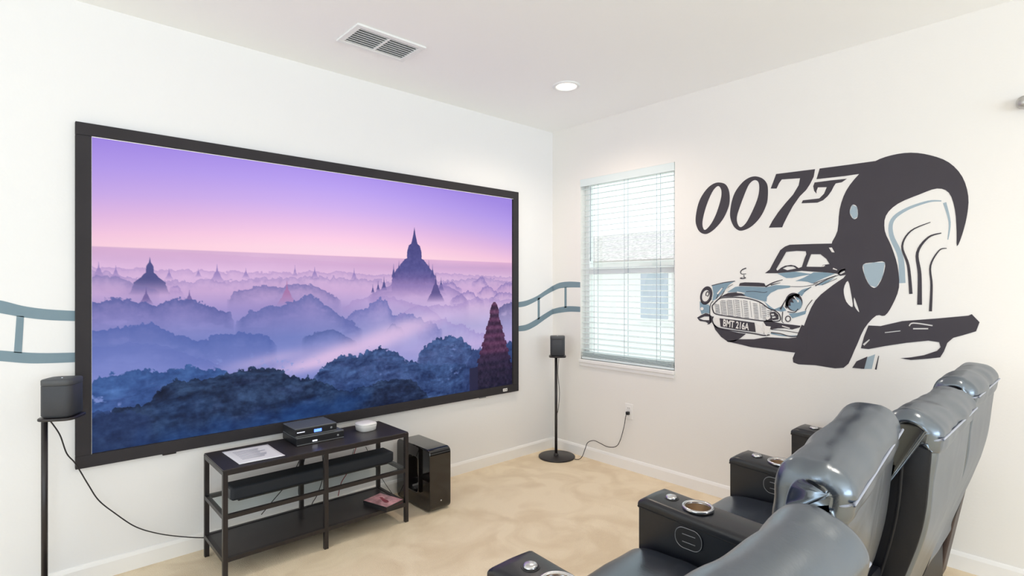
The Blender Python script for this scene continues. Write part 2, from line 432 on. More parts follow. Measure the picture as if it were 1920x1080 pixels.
o2 = o.copy(); C.objects.link(o2); o2.location = (p.x-.6, p.y-2.75, H-.03)

# ------------------------------------------------------------------ projection screen
SX0, SX1, SZ0, SZ1 = -3.25, -.432, .548, 2.168
sc = thing('projection_screen', 'huge black framed screen showing misty temples at purple dawn, on the wall', 'screen', (-1.84, 0, SZ0))
fb = .060; D = .03
bm = bmesh.new()
box(bm, SX0, SX1, -D, -.002, SZ1-fb, SZ1); box(bm, SX0, SX1, -D, -.002, SZ0, SZ0+fb)
box(bm, SX0, SX0+fb, -D, -.002, SZ0+fb, SZ1-fb); box(bm, SX1-fb, SX1, -D, -.002, SZ0+fb, SZ1-fb)
put('frame', bm, M['frame'], sc, smooth=False, bevel=.003)
bm = bmesh.new(); yy = -D+.004
for args in ((SX0+fb-.001, SX1-fb+.001, SZ1-fb-.003, SZ1-fb), (SX0+fb-.001, SX0+fb+.0008, SZ0+fb, SZ1-fb)):
    box(bm, args[0], args[1], yy-.002, yy, args[2], args[3])
put('inner_edge', bm, M['white'], sc, smooth=False)
q = on('y', -D, 947, 731)
bm = boxm(q.x-.022, q.x+.022, -D-.002, -D, q.z-.011, q.z+.011)
bd = put('badge', bm, M['white'], sc, smooth=False); bd['label'] = 'small white badge'
bm = bmesh.new(); box(bm, q.x-.014, q.x-.006, -D-.0026, -D-.002, q.z-.003, q.z+.005); box(bm, q.x+.004, q.x+.014, -D-.0026, -D-.002, q.z-.004, q.z+.004)
put('badge_mark', bm, M['cord'], bd, smooth=False)
for px, py in ((318, 850), (906, 745)):
    q = on('y', -.02, px, py)
    put('mounting_bracket', boxm(q.x-.03, q.x+.03, -.02, -.002, SZ0-.010, SZ0), M['grille'] if px > 500 else M['blackmetal'], sc, smooth=False, bevel=.002)

def vnoise(x, y, seed):
    rng = np.random.RandomState(seed); T = rng.rand(256, 256)
    xi = np.floor(x).astype(int); yi = np.floor(y).astype(int); fx = x-xi; fy = y-yi
    fx = fx*fx*(3-2*fx); fy = fy*fy*(3-2*fy)
    g = lambda a, b: T[a % 256, b % 256]
    return (g(xi, yi)*(1-fx)+g(xi+1, yi)*fx)*(1-fy)+(g(xi, yi+1)*(1-fx)+g(xi+1, yi+1)*fx)*fy
def fbm(x, y, seed, o=4):
    s = 0; a = .5; t = 0
    for i in range(o): s = s+a*vnoise(x*2**i, y*2**i, seed+i); t += a; a *= .55
    return s/t
def screen_picture():
    GW, GH = 1000, 560
    X0, X1, Z0, Z1 = SX0+fb, SX1-fb, SZ0+fb, SZ1-fb
    xs = np.linspace(X0, X1, GW); zs = np.linspace(Z1, Z0, GH)
    X, Z = np.meshgrid(xs, zs); Y = -.012
    dx, dy, dz = X-CAM.x, Y-CAM.y, Z-CAM.z
    dep = dx*FW.x+dy*FW.y; PX = 960+F*(dx*RT.x+dy*RT.y)/dep; PY = HY-F*dz/dep      # photo coordinates of each picture point
    U = (X-X0)/(X1-X0); V = (Z1-Z)/(Z1-Z0)
    A = 16/9; n1 = fbm(U*A*3, V*7, 3, 5); n2 = fbm(U*A*75, V*75, 9, 4); nf = fbm(U*A*2.2+5, V*9, 21, 5)
    def ip(pts, k): return np.interp(k, [p[0] for p in pts], [p[1] for p in pts])
    def ramp(t, stops):
        return np.stack([np.interp(t, [s[0] for s in stops], [s[1][c_] for s in stops]) for c_ in range(3)], -1)
    def uv(px, py):
        q = on('y', Y, px, py); return (q.x-X0)/(X1-X0), (Z1-q.z)/(Z1-Z0)
    VH = uv(560, 476)[1]
    t = V/VH
    edge = np.abs(U-.42)**2*1.6
    sky = ramp(np.clip(t+.0*n1-edge*.35+.08, 0, 1), [(0, (160, 135, 228)), (.25, (178, 152, 234)), (.5, (200, 168, 232)), (.7, (224, 182, 226)), (.88, (244, 198, 224)), (1, (250, 208, 224))])
    sky = sky+(np.exp(-((U-.45)/.3)**2)*10)[..., None]
    img = sky
    can = fbm(U*A*16+3, V*52+n1*6, 33, 4)
    tb = (V-VH)/(1-VH)
    right = np.clip((U-.35)/.5, 0, 1)[..., None]
    fogL = ramp(tb, [(0, (222, 182, 216)), (.06, (216, 178, 218)), (.12, (226, 190, 226)), (.22, (206, 172, 216)), (.33, (160, 146, 206)), (.5, (122, 134, 200)), (.7, (136, 144, 210)), (1, (60, 90, 160))])
    fogR = ramp(tb, [(0, (226, 178, 214)), (.06, (204, 166, 210)), (.12, (226, 192, 226)), (.22, (214, 178, 220)), (.33, (222, 192, 228)), (.5, (184, 176, 222)), (.64, (196, 178, 226)), (.8, (130, 140, 200)), (1, (60, 80, 140))])
    fog = fogL*(1-right)+fogR*right
    fog = fog+((n1-.5)*26)[..., None]
    k = np.clip((V-VH)/.004, 0, 1)[..., None]; img = img*(1-k)+fog*k
    def over(a, col):
        nonlocal img
        a = np.clip(a, 0, 1)[..., None]; img = img*(1-a)+np.array(col)*a
    def ridge(pts, col, fade, amp=.006, freq=60, seed=1, alpha=1., tex=0, floor=0.):
        P = [uv(*p) for p in pts]; top = ip(P, U)
        rough = (fbm(U*A*freq, U*0+seed*7.3, seed, 4)-.5)*amp*2 + (np.abs(fbm(U*A*freq*.28, U*0+seed*3.3, seed+40, 2)-.5))*(-amp)*2.2
        top = top+rough
        inside = (U >= P[0][0]) & (U <= P[-1][0])
        endf = np.clip(np.minimum(np.where(P[0][0] > .01, U-P[0][0], 1), np.where(P[-1][0] < .99, P[-1][0]-U, 1))/.07, 0, 1); endf = endf**.7
        d = V-top-(1-endf)*(.03+.05*(nf-.3))+(n2-.5)*amp*2.9+(n1-.5)*amp*1.5
        a = np.clip(d/.003, 0, 1)*inside*alpha*np.clip(endf*3, 0, 1)
        gap = np.clip((fbm(U*A*14+seed, V*34, seed+50, 3)-.52)*5, 0, 1)*np.clip((d-.02)/.03, 0, 1)*(.55 if fade else 0)
        a = a*(1-gap*(.25 if floor or fade > .3 else .8))
        if fade: a = a*(np.exp(-np.clip(d, 0, 9)/fade*(0.8+.6*nf))*(1-floor)+floor)
        c_ = np.array(col, float)+((n2-.5)*tex+(can-.5)*tex*1.9*(tex > 32))[..., None]*np.array((.8, 1, 1.15))
        a = np.clip(a, 0, 1)[..., None]
        img_set(img*(1-a)+c_*a)
    def img_set(v):
        nonlocal img; img = v
    def stupa(px, ytop, ybot, wpx, col, alpha=1., fade=.5, kind=0):
        u0, v0 = uv(px, ytop); u1, v1 = uv(px, ybot); hw = (uv(px+wpx/2, ybot)[0]-uv(px-wpx/2, ybot)[0])/2
        tt = (V-v0)/(v1-v0)
        if kind == 0: prof = [(0, .01), (.18, .05), (.38, .13), (.42, .22), (.55, .36), (.7, .5), (.74, .62), (.86, .78), (1, 1)]
        elif kind == 1: prof = [(0, .0), (.10, .03), (.24, .10), (.27, .18), (.36, .23), (.45, .22), (.47, .30), (.56, .44), (.66, .6), (.70, .66), (.72, .68), (.92, .70), (.93, .95), (1, 1.1)]
        elif kind == 3: prof = [(0, .0), (.14, .04), (.2, .12), (.28, .17), (.42, .18), (.46, .28), (.56, .42), (.6, .5), (.68, .72), (.8, .78), (1, .9)]
        else: prof = [(0, .03), (.03, .10), (.07, .16), (.19, .19), (.21, .25), (.42, .44), (.65, .66), (.8, .8), (1, .95)]
        w_ = np.interp(tt, [p[0] for p in prof], [p[1] for p in prof])*hw
        if kind == 2: w_ = w_*(1+.05*np.sign(np.sin(tt*75)))
        if kind in (0, 1, 3): w_ = w_*(1+.12*(fbm(tt*30, tt*0+px, 5, 2)-.5))
        a = np.clip((w_-np.abs(U-u0))/.0012+.5, 0, 1)*((tt > 0) & (tt < 1.15))*alpha
        a = a*np.clip(1-(np.clip(tt-(1-fade), 0, 9)/fade/1.05)**1.3, 0, 1) if fade else a*(tt < 1)
        c_ = np.array(col, float)*np.ones_like(img)
        if kind == 2:
            band = (np.sin(tt*75)*.5+.5)*np.clip(1-tt*1.1, .15, 1)
            c_ = ramp(tt, [(0, (66, 38, 70)), (.3, (72, 40, 74)), (.5, (84, 46, 80)), (.6, (50, 34, 66)), (1, (34, 28, 56))])+((band-.3)*52*np.array(1))[..., None]*np.array((1, .6, .7))
            c_ = c_+((n2-.5)*50)[..., None]
        if kind == 1: c_ = ramp(tt, [(0, (62, 60, 122)), (.6, (84, 82, 146)), (.8, (120, 102, 164)), (1, (168, 142, 196))])+((n2-.5)*24)[..., None]
        a = np.clip(a, 0, 1)[..., None]; img_set(img*(1-a)+c_*a)
    # far hills and misty treelines, back to front
    ridge([(165, 462), (300, 470), (560, 486), (760, 500), (960, 504)], (214, 170, 212), .03, .002, 20, 2, .55)
    ridge([(165, 500), (260, 505), (360, 507), (470, 512), (600, 510), (700, 516), (820, 512), (960, 520)], (176, 146, 200), .018, .006, 40, 3, .8)
    for a in ((185, 490, 522, 26), (217, 497, 522, 20), (317, 503, 525, 18), (407, 495, 532, 34), (461, 502, 522, 16), (590, 500, 525, 20), (553, 497, 518, 10), (664, 502, 528, 16), (372, 503, 520, 14)):
        stupa(*a, (144, 124, 186), .85, .6)
    ridge([(165, 518), (200, 512), (250, 520), (330, 526), (440, 528), (520, 522), (600, 518), (650, 524), (760, 530), (860, 524), (900, 520), (960, 528)], (158, 136, 192), .022, .010, 26, 5, .75)
    for cx_, cy_, r_ in ((842, 527, 14), (900, 517, 9), (915, 534, 12), (938, 546, 12), (876, 548, 18), (946, 526, 9), (330, 521, 8)):
        ridge([(cx_-r_*1.8, cy_+4), (cx_-r_*.6, cy_-2), (cx_+r_*.4, cy_-3), (cx_+r_*1.8, cy_+5)], (124, 108, 176), .018, .008, 60, cx_ % 17+31, .8)
    stupa(281, 482, 552, 84, (74, 76, 134), .97, .45, 3)
    stupa(777, 426, 556, 120, (80, 80, 140), 1, .28, 1)
    for px, yt, yb, wd in ((738, 494, 522, 9), (748, 488, 512, 7), (811, 495, 522, 9), (804, 488, 512, 7), (720, 518, 545, 12), (709, 526, 546, 8), (827, 520, 546, 12), (699, 533, 550, 7)):
        stupa(px, yt, yb, wd, (78, 76, 138), .95, .3)
    ridge([(690, 540), (740, 532), (830, 534), (860, 542), (880, 552)], (142, 122, 182), .05, .003, 30, 6, .8)
    stupa(817, 513, 566, 34, (92, 82, 142), 1, .35)
    ridge([(165, 520), (220, 518), (250, 526), (300, 526)], (122, 114, 172), .03, .006, 30, 7, .7)
    ridge([(425, 545), (440, 535), (470, 536), (500, 536), (530, 540), (560, 533), (600, 536), (640, 545)], (112, 108, 170), .035, .008, 30, 8, .85)
    stupa(274, 538, 572, 30, (110, 96, 156), .9, .4); stupa(355, 543, 572, 24, (116, 100, 160), .9, .4)
    stupa(538, 526, 572, 38, (170, 116, 168), .9, .6)
    ridge([(640, 560), (690, 556), (740, 560), (800, 576), (860, 572), (890, 560), (960, 560)], (166, 142, 200), .03, .008, 24, 9, .7)
    ridge([(165, 568), (200, 564), (240, 566), (290, 572), (330, 562), (380, 566), (432, 572), (440, 590)], (86, 94, 160), .07, .010, 34, 10, .95)
    ridge([(440, 585), (480, 575), (530, 570), (560, 560), (585, 555), (615, 572), (640, 590), (680, 600)], (92, 102, 168), .07, .010, 34, 11, .85)
    ridge([(640, 590), (665, 575), (690, 574), (712, 560), (726, 566), (735, 588), (770, 590), (800, 600), (830, 605)], (100, 108, 176), .06, .012, 34, 12, .85)
    ridge([(740, 582), (770, 574), (800, 572), (830, 586)], (168, 146, 204), .02, .004, 24, 29, .7)
    ridge([(165, 624), (200, 616), (250, 612), (280, 606), (310, 618), (340, 632), (370, 640), (410, 628), (450, 622), (500, 620), (520, 630)], (78, 98, 170), .09, .008, 40, 13, .85)
    ridge([(565, 622), (600, 614), (640, 620), (670, 628)], (80, 96, 160), .03, .006, 40, 15, .9)
    ridge([(720, 606), (736, 597), (760, 606)], (84, 96, 160), .02, .008, 40, 16, .8)
    ridge([(165, 655), (240, 644), (300, 650), (360, 664), (420, 672)], (98, 112, 184), .08, .006, 40, 14, .6)
    ridge([(780, 605), (830, 598), (870, 612), (900, 625), (960, 640)], (150, 134, 200), .04, .012, 40, 30, .6)
    ridge([(928, 572), (940, 566), (962, 566)], (86, 86, 140), .10, .010, 40, 17, .85)
    # bright mist streams
    for cx_, cy_, sx_, sy_, a_ in ((705, 640, 62, 18, .75), (635, 662, 60, 14, .8), (585, 682, 80, 13, .85), (760, 618, 60, 14, .6), (500, 676, 80, 12, .5), (790, 600, 50, 10, .4)):
        u0, v0 = uv(cx_, cy_); su = uv(cx_+sx_, cy_)[0]-u0; sv = uv(cx_, cy_+sy_)[1]-v0
        over(np.exp(-((U-u0)/su)**2-((V-v0+(U-u0)*.25)/sv)**2)*a_*(.6+.8*nf), (232, 198, 232))
    # foreground tree masses
    ridge([(165, 716), (200, 706), (240, 696), (280, 694), (320, 698), (350, 686), (380, 690), (408, 682), (426, 690), (436, 706)], (52, 86, 146), .5, .010, 50, 18, .97, 34, .7)
    ridge([(780, 664), (790, 644), (820, 634), (850, 630), (875, 640), (890, 660), (960, 640)], (48, 72, 122), .4, .012, 50, 19, .97, 40, .6)
    ridge([(585, 705), (600, 686), (640, 664), (670, 668), (712, 656), (740, 662), (765, 678), (800, 684), (960, 690)], (44, 68, 116), .4, .012, 50, 20, .97, 46, .65)
    sp = fbm(U*A*55, V*80, 77, 3); pat = np.clip((fbm(U*A*5, V*7, 61, 3)-.5)*6, 0, 1)
    over(np.clip((sp-.62)*7, 0, 1)*pat*np.clip((tb-.55)*9, 0, 1)*.8, (136, 152, 214))
    ridge([(165, 790), (220, 765), (270, 757), (300, 735), (330, 716), (370, 712), (408, 708), (432, 702), (460, 690), (500, 690), (530, 696), (550, 706), (590, 712), (640, 735), (960, 800)], (25, 44, 78), .9, .010, 50, 24, .97, 44, .8)
    ridge([(165, 770), (200, 774), (250, 764), (290, 762)], (30, 52, 100), .5, .01, 50, 25, .7, 30, .5)
    ridge([(560, 770), (600, 750), (640, 732), (690, 726), (720, 712), (750, 712), (780, 716), (800, 730), (816, 752)], (27, 44, 78), .9, .010, 60, 26, .97, 40, .8)
    bl_ = np.clip((fbm(U*A*4+9, V*5, 91, 4)-.47)*5, 0, 1)*np.clip((V-.84)/.12, 0, 1)*(U < .6)
    over(bl_*.55, (22, 66, 132))
    ridge([(865, 700), (880, 665), (900, 650), (930, 650), (960, 650)], (36, 54, 104), .9, .01, 60, 27, .6, 30, .5)
    stupa(927, 566, 742, 96, (90, 50, 80), 1, 0, 2)
    u0 = uv(880, 700)[0]; v0 = uv(880, 690)[1]
    over(np.clip((U-u0)/.002, 0, 1)*np.clip((V-v0)/.003, 0, 1)*(U < uv(896, 700)[0]), (34, 34, 66))
    img = np.clip(img, 0, 255)/255
    lin = np.where(img <= .04045, img/12.92, ((img+.055)/1.055)**2.4)
    me = bpy.data.meshes.new('picture')
    me.vertices.add(GW*GH); co = np.stack([X-sc.location.x, np.full_like(X, Y)-sc.location.y, Z-sc.location.z], -1).reshape(-1).astype(np.float32)
    me.vertices.foreach_set('co', co)
    i = np.arange(GH-1)[:, None]*GW+np.arange(GW-1)[None, :]
    q = np.stack([i, i+GW, i+GW+1, i+1], -1).reshape(-1, 4); nq = len(q)
    me.loops.add(nq*4); me.loops.foreach_set('vertex_index', q.reshape(-1).astype(np.int32))
    me.polygons.add(nq); me.polygons.foreach_set('loop_start', (np.arange(nq)*4).astype(np.int32))
    me.update(calc_edges=True)
    at = me.color_attributes.new('picture', 'FLOAT_COLOR', 'POINT')
    at.data.foreach_set('color', np.concatenate([lin, np.ones((GH, GW, 1))], -1).reshape(-1).astype(np.float32))
    m = bpy.data.materials.new('screen_picture'); m.use_nodes = True; nt = m.node_tree; b = nt.nodes['Principled BSDF']
    an = nt.nodes.new('ShaderNodeAttribute'); an.attribute_name = 'picture'
    b.inputs['Base Color'].default_value = (.01, .01, .01, 1); b.inputs['Roughness'].default_value = .6; b.inputs['Specular IOR Level'].default_value = .1
    nt.links.new(an.outputs['Color'], b.inputs['Emission Color']); b.inputs['Emission Strength'].default_value = .97
    me.materials.append(m)
    o = bpy.data.objects.new('picture', me); C.objects.link(o); o.parent = sc
    o['label'] = 'misty temples and trees under a purple and pink sky'
screen_picture()

# ------------------------------------------------------------------ wall painting helpers
def wallmap(side, e):
    if side == 'R': return Matrix(((0, 0, -1, -e), (-1, 0, 0, 0), (0, 1, 0, 0), (0, 0, 0, 1)))
    return Matrix(((1, 0, 0, 0), (0, 0, -1, -e), (0, 1, 0, 0), (0, 0, 0, 1)))
def wallpt(side, px, py):
    q = on('x', 0, px, py) if side == 'R' else on('y', 0, px, py)
    return (-q.y, q.z) if side == 'R' else (q.x, q.z)
def flat_mesh(loops, side='R', e=.001, raw=False, sm=0):
    cu = bpy.data.curves.new('c', 'CURVE'); cu.dimensions = '2D'; cu.fill_mode = 'BOTH'; cu.extrude = .0003
    for lp in loops:
        P = [wallpt(side, *p) for p in lp] if not raw else lp
        if sm: P = closed_smooth(P, sm)
        s = cu.splines.new('POLY'); s.points.add(len(P)-1)
        for q, (a, b_) in zip(s.points, P): q.co = (a, b_, 0, 1)
        s.use_cyclic_u = True
    o = bpy.data.objects.new('c', cu); C.objects.link(o); bpy.context.view_layer.update()
    me = bpy.data.meshes.new_from_object(o.evaluated_get(bpy.context.evaluated_depsgraph_get()))
    bpy.data.objects.remove(o); bpy.data.curves.remove(cu)
    me.transform(wallmap(side, e)); return me
def join(meshes):
    bm = bmesh.new()
    for me in meshes: bm.from_mesh(me); bpy.data.meshes.remove(me)
    return bm
def sc7(pts): return [(1290+x/4.5, 440+y/4.5) for x, y in pts]
def sc6(pts): return [(1290+x/5.684, 270+y/5.684) for x, y in pts]
def sc8(pts): return [(1480+x/2.455, 270+y/2.455) for x, y in pts]
def ell(cx, cy, a, b_, rot=0, n=24):
    c_, s_ = math.cos(rot), math.sin(rot)
    return [(cx+a*math.cos(t)*c_-b_*math.sin(t)*s_, cy+a*math.cos(t)*s_+b_*math.sin(t)*c_) for t in [2*PI*i/n for i in range(n)]]
def stroke(pts, w0, w1=None):
    """a tapering brush stroke polygon along points (crop coordinates)"""
    w1 = w0 if w1 is None else w1
    P = [Vector((*p, 0)) for p in smooth_path([(*p, 0) for p in pts], 5)] if False else smooth_path([(*p, 0) for p in pts], 5)
    L, R = [], []
    for i, p in enumerate(P):
        d = (P[min(i+1, len(P)-1)]-P[max(i-1, 0)]).normalized(); nrm = Vector((-d.y, d.x, 0)); w_ = (w0+(w1-w0)*i/(len(P)-1))/2
        L.append((p.x+nrm.x*w_, p.y+nrm.y*w_)); R.append((p.x-nrm.x*w_, p.y-nrm.y*w_))
    return L+R[::-1]

# ---- the mural on the right wall
mu = thing('wall_mural', 'charcoal and slate painted spy emblem mural with classic car on the right wall', 'mural', (0, -2.2, .95))
dig = [[(330, 410), (400, 430), (438, 500), (445, 600), (430, 680), (380, 790), (310, 880), (240, 940), (180, 960), (120, 930), (85, 850), (85, 760), (110, 640), (150, 550), (210, 470), (270, 425)],
       [(330, 450), (355, 490), (355, 560), (330, 660), (290, 770), (240, 860), (185, 915), (160, 890), (155, 830), (175, 730), (210, 620), (260, 510), (300, 460)]]
dig2 = [[(720, 345), (790, 365), (835, 410), (852, 470), (850, 580), (835, 650), (790, 750), (730, 830), (660, 890), (590, 920), (540, 920), (490, 880), (455, 800), (450, 720), (470, 600), (510, 500), (580, 410), (650, 360)],
        [(720, 385), (752, 410), (760, 470), (750, 550), (720, 640), (670, 750), (620, 840), (570, 885), (540, 870), (522, 820), (525, 760), (550, 680), (590, 570), (640, 450), (680, 400)]]
sev = [(940, 320), (1355, 268), (1340, 350), (1300, 430), (1260, 490), (1190, 560), (1120, 660), (1060, 770), (1020, 850), (1005, 888), (862, 892), (900, 820), (960, 730), (1040, 630), (1120, 540), (1180, 440), (1195, 365), (1000, 378), (970, 420), (945, 475), (882, 475)]
put('digit', flat_mesh([sc6(l) for l in dig], sm=4), M['ink'], mu, smooth=False)
put('digit', flat_mesh([sc6(l) for l in dig2], sm=4), M['ink'], mu, smooth=False)
put('digit', flat_mesh([sc6(sev)]), M['ink'], mu, smooth=False)
bar = [(1537, 316), (1590, 309), (1648, 301), (1652, 322), (1605, 327), (1585, 330), (1531, 336)]
trig = sc6([(1350, 410), (1520, 388), (1695, 370), (1640, 408), (1575, 420), (1555, 450), (1530, 500), (1490, 555), (1440, 600), (1380, 625), (1210, 632), (1225, 600), (1400, 580), (1450, 530), (1480, 460), (1385, 462), (1370, 500), (1370, 530), (1345, 500), (1335, 450)])
put('pistol_emblem', join([flat_mesh([bar]), flat_mesh([trig])]), M['ink'], mu, smooth=False)

# car
cabin = [[(650, 325), (690, 295), (735, 210), (780, 130), (820, 100), (860, 85), (1060, 78), (1230, 75), (1300, 120), (1330, 300), (1270, 330), (1180, 320), (960, 305), (760, 325)],
         [(745, 292), (790, 215), (830, 145), (920, 137), (995, 140), (1000, 165), (985, 200), (962, 272), (935, 282), (905, 262), (870, 255), (820, 262), (785, 280), (755, 305)],
         [(1000, 270), (1020, 215), (1040, 165), (1120, 165), (1170, 205), (1195, 248), (1140, 255), (1130, 272)],
         [(800, 285), (840, 268), (890, 268), (915, 285), (880, 292), (840, 300)]]
dark = [
    cabin,
    [[(430, 432), (440, 408), (480, 402), (600, 405), (645, 410), (660, 440), (560, 436)]],
    [stroke([(200, 430), (300, 405), (398, 392)], 6)], [stroke([(655, 440), (720, 405), (800, 380)], 12, 5)], [stroke([(700, 425), (780, 405)], 10, 3)],
    [[(270, 528), (310, 505), (340, 492), (400, 486), (450, 492), (492, 520), (440, 515), (380, 522), (320, 522)]],
    [stroke([(490, 480), (560, 478), (640, 488), (670, 480)], 4)],
    [stroke([(205, 600), (250, 552), (290, 532), (400, 528), (500, 538), (600, 566), (680, 620), (740, 645), (775, 680), (768, 728), (640, 728), (500, 710), (380, 694), (240, 670), (212, 640), (205, 600)], 9)],
    [ell(155, 512, 50, 78, .25), ell(152, 516, 32, 50, .25)], [ell(165, 500, 16, 24, .3), ell(165, 500, 9, 15, .3)],
    [stroke([(110, 560), (130, 585), (165, 580), (200, 540)], 6)], [stroke([(215, 560), (190, 590), (185, 660), (190, 740), (165, 755)], 6)],
    [stroke([(240, 540), (275, 470), (300, 445)], 7, 3)], [stroke([(260, 545), (300, 490), (310, 470)], 7, 3)], [stroke([(330, 470), (345, 440), (380, 420)], 5, 3)],
    [ell(895, 568, 72, 78, -.2), ell(905, 585, 58, 58, -.2)], [[(830, 560), (850, 520), (900, 500), (945, 500), (935, 530), (905, 515), (915, 545), (880, 545), (895, 575), (865, 570), (868, 600), (842, 600), (835, 625), (818, 610)]],
    [stroke([(780, 630), (830, 540)], 16, 3)], [stroke([(840, 650), (900, 655), (930, 625)], 7)],
    [[(78, 700), (110, 680), (150, 662), (175, 668), (205, 690), (200, 740), (178, 752), (150, 735), (100, 728)], [(95, 708), (140, 690), (180, 690), (180, 722), (130, 720)]],
    [stroke([(215, 690), (205, 720), (225, 765), (270, 790), (400, 812), (560, 835), (640, 850), (690, 845)], 10)],
    [[(640, 730), (700, 700), (720, 735), (800, 750), (950, 768), (945, 782), (880, 800), (820, 790), (760, 790), (700, 800), (640, 770)]],
    [[(690, 655), (735, 650), (765, 680), (765, 715), (720, 722), (700, 705)], [(700, 668), (725, 665), (730, 680), (705, 684)], [(708, 692), (738, 688), (742, 700), (712, 706)]],
    [stroke([(700, 825), (780, 835), (860, 858), (925, 858)], 8)], [stroke([(705, 800), (800, 808), (940, 830)], 5)],
    [[(208, 740), (260, 790), (430, 828), (490, 836), (440, 876), (400, 900), (340, 905), (280, 862), (230, 800)]],
    [[(325, 900), (440, 882), (560, 882), (660, 864), (850, 874), (915, 866), (960, 760), (1010, 780), (1000, 1000), (895, 994), (700, 968), (530, 948), (460, 930)]],
    [[(1262, 332), (1285, 298), (1340, 282), (1358, 310), (1330, 340), (1285, 348)], [(1280, 325), (1300, 305), (1335, 297), (1345, 310), (1318, 320), (1290, 335)]],
    [stroke([(1075, 432), (1180, 375), (1275, 340)], 9, 4)], [stroke([(1060, 412), (1150, 380), (1250, 345)], 6, 4)], [stroke([(1130, 425), (1200, 395), (1260, 370)], 4)],
    [stroke([(860, 437), (960, 438), (1050, 425), (1095, 408)], 4)], [stroke([(980, 480), (1040, 440)], 4)], [stroke([(990, 640), (1010, 600), (1050, 550)], 6)],
    [stroke([(800, 650), (795, 730), (810, 745)], 8, 4)], [ell(845, 710, 25, 27), ell(845, 710, 17, 19)],
    [stroke([(492, 282), (460, 295), (445, 315), (455, 332), (492, 330)], 9, 5)], [stroke([(472, 340), (474, 358)], 6)], [ell(465, 366, 26, 8, -.1), ell(465, 363, 12, 3, -.1)],
]
blue = [
    [[(755, 328), (820, 320), (900, 312), (1045, 332), (960, 348), (880, 365), (830, 366)]],
    [[(905, 392), (980, 362), (1060, 318), (1150, 318), (1242, 328), (1150, 365), (1050, 412), (1010, 398), (960, 392)]],
    [[(330, 486), (400, 440), (440, 436), (660, 444), (740, 425), (862, 430), (860, 446), (760, 462), (700, 490), (668, 525), (662, 565), (640, 562), (560, 540), (495, 522), (450, 490), (400, 484)]],
    [[(205, 432), (300, 408), (392, 394), (345, 425), (320, 460), (285, 500), (235, 545), (205, 560), (215, 500)]],
    [ell(905, 585, 58, 58, -.2)],
    [[(925, 495), (960, 465), (1045, 440), (985, 485), (960, 520)]],
    [[(640, 560), (700, 610), (745, 640), (790, 650), (830, 640), (800, 600), (700, 640)]],
    [[(100, 560), (130, 588), (175, 590), (185, 610), (180, 665), (150, 660), (115, 670), (102, 630)]],
    [[(850, 665), (920, 660), (1000, 640), (990, 670), (930, 690), (880, 705)]],
    [stroke([(90, 712), (130, 724), (170, 728)], 12, 6)],
    [stroke([(700, 832), (780, 848), (860, 855), (930, 852)], 12, 6)],
    [[(1085, 428), (1160, 390), (1240, 360), (1190, 395), (1130, 425)]],
]
def cutdark(dl): return [flat_mesh([sc7(l) for l in loops], e=.0022) for loops in dl]
car = put('car_picture', join(cutdark(dark)), M['ink'], mu, smooth=False)
put('blue_shading', join([flat_mesh([sc7(l) for l in loops], e=.0012) for loops in blue]), M['slate'], car, smooth=False)
# pale highlights over the dark tones, and the grille mesh
lights_ = [stroke([(250, 500), (290, 450)], 14, 8), stroke([(325, 475), (350, 445)], 14, 8), ell(150, 540, 20, 24, .2), ell(120, 625, 13, 14),
           stroke([(415, 485), (480, 495)], 12, 6), stroke([(895, 520), (925, 560)], 10, 4), ell(930, 560, 8, 12),
           [(232, 700), (268, 700), (272, 775), (240, 765), (222, 735)], [(565, 745), (600, 760), (650, 835), (575, 825)],
           [(640, 740), (660, 770), (700, 775), (690, 810), (665, 850), (640, 835), (650, 800), (632, 790)],
           [(655, 700), (690, 690), (695, 705), (672, 720)], stroke([(795, 770), (860, 790)], 8), stroke([(1225, 285), (1260, 298)], 12, 5),
           [(1190, 110), (1215, 108), (1238, 150), (1215, 148)], [(1130, 268), (1150, 255), (1160, 262), (1140, 272)]]
for l in lights_: put('pale_highlight', flat_mesh([sc7(l)], e=.0030), M['cream'], car, smooth=False)
gr = []
for cx_, n_, y0_, y1_ in ((245, 7, 585, 655), (300, 9, 555, 665), (355, 10, 552, 678), (415, 10, 550, 688), (485, 10, 558, 695), (568, 10, 580, 705), (640, 8, 600, 708), (690, 4, 640, 690)):
    for i in range(n_):
        y = y0_+(y1_-y0_)*i/(n_-1); off = i*1.5
        gr.append(flat_mesh([sc7([(cx_-20+off, y-1), (cx_+18+off, y+4), (cx_+18+off, y+8), (cx_-20+off, y+2.5)])], e=.0026))
for x in (275, 330, 385, 450, 525, 605):
    gr.append(flat_mesh([sc7(stroke([(x, 548+abs(x-400)*.1), (x+14, 690+ (x-400)*.06)], 2))], e=.0025))
put('grille_mesh', join(gr), M['ink'], car, smooth=False)
plate = put('number_plate', flat_mesh([sc7([(270, 705), (420, 722), (562, 742), (572, 822), (420, 802), (278, 776)])], e=.0034), M['ink'], car, smooth=False)
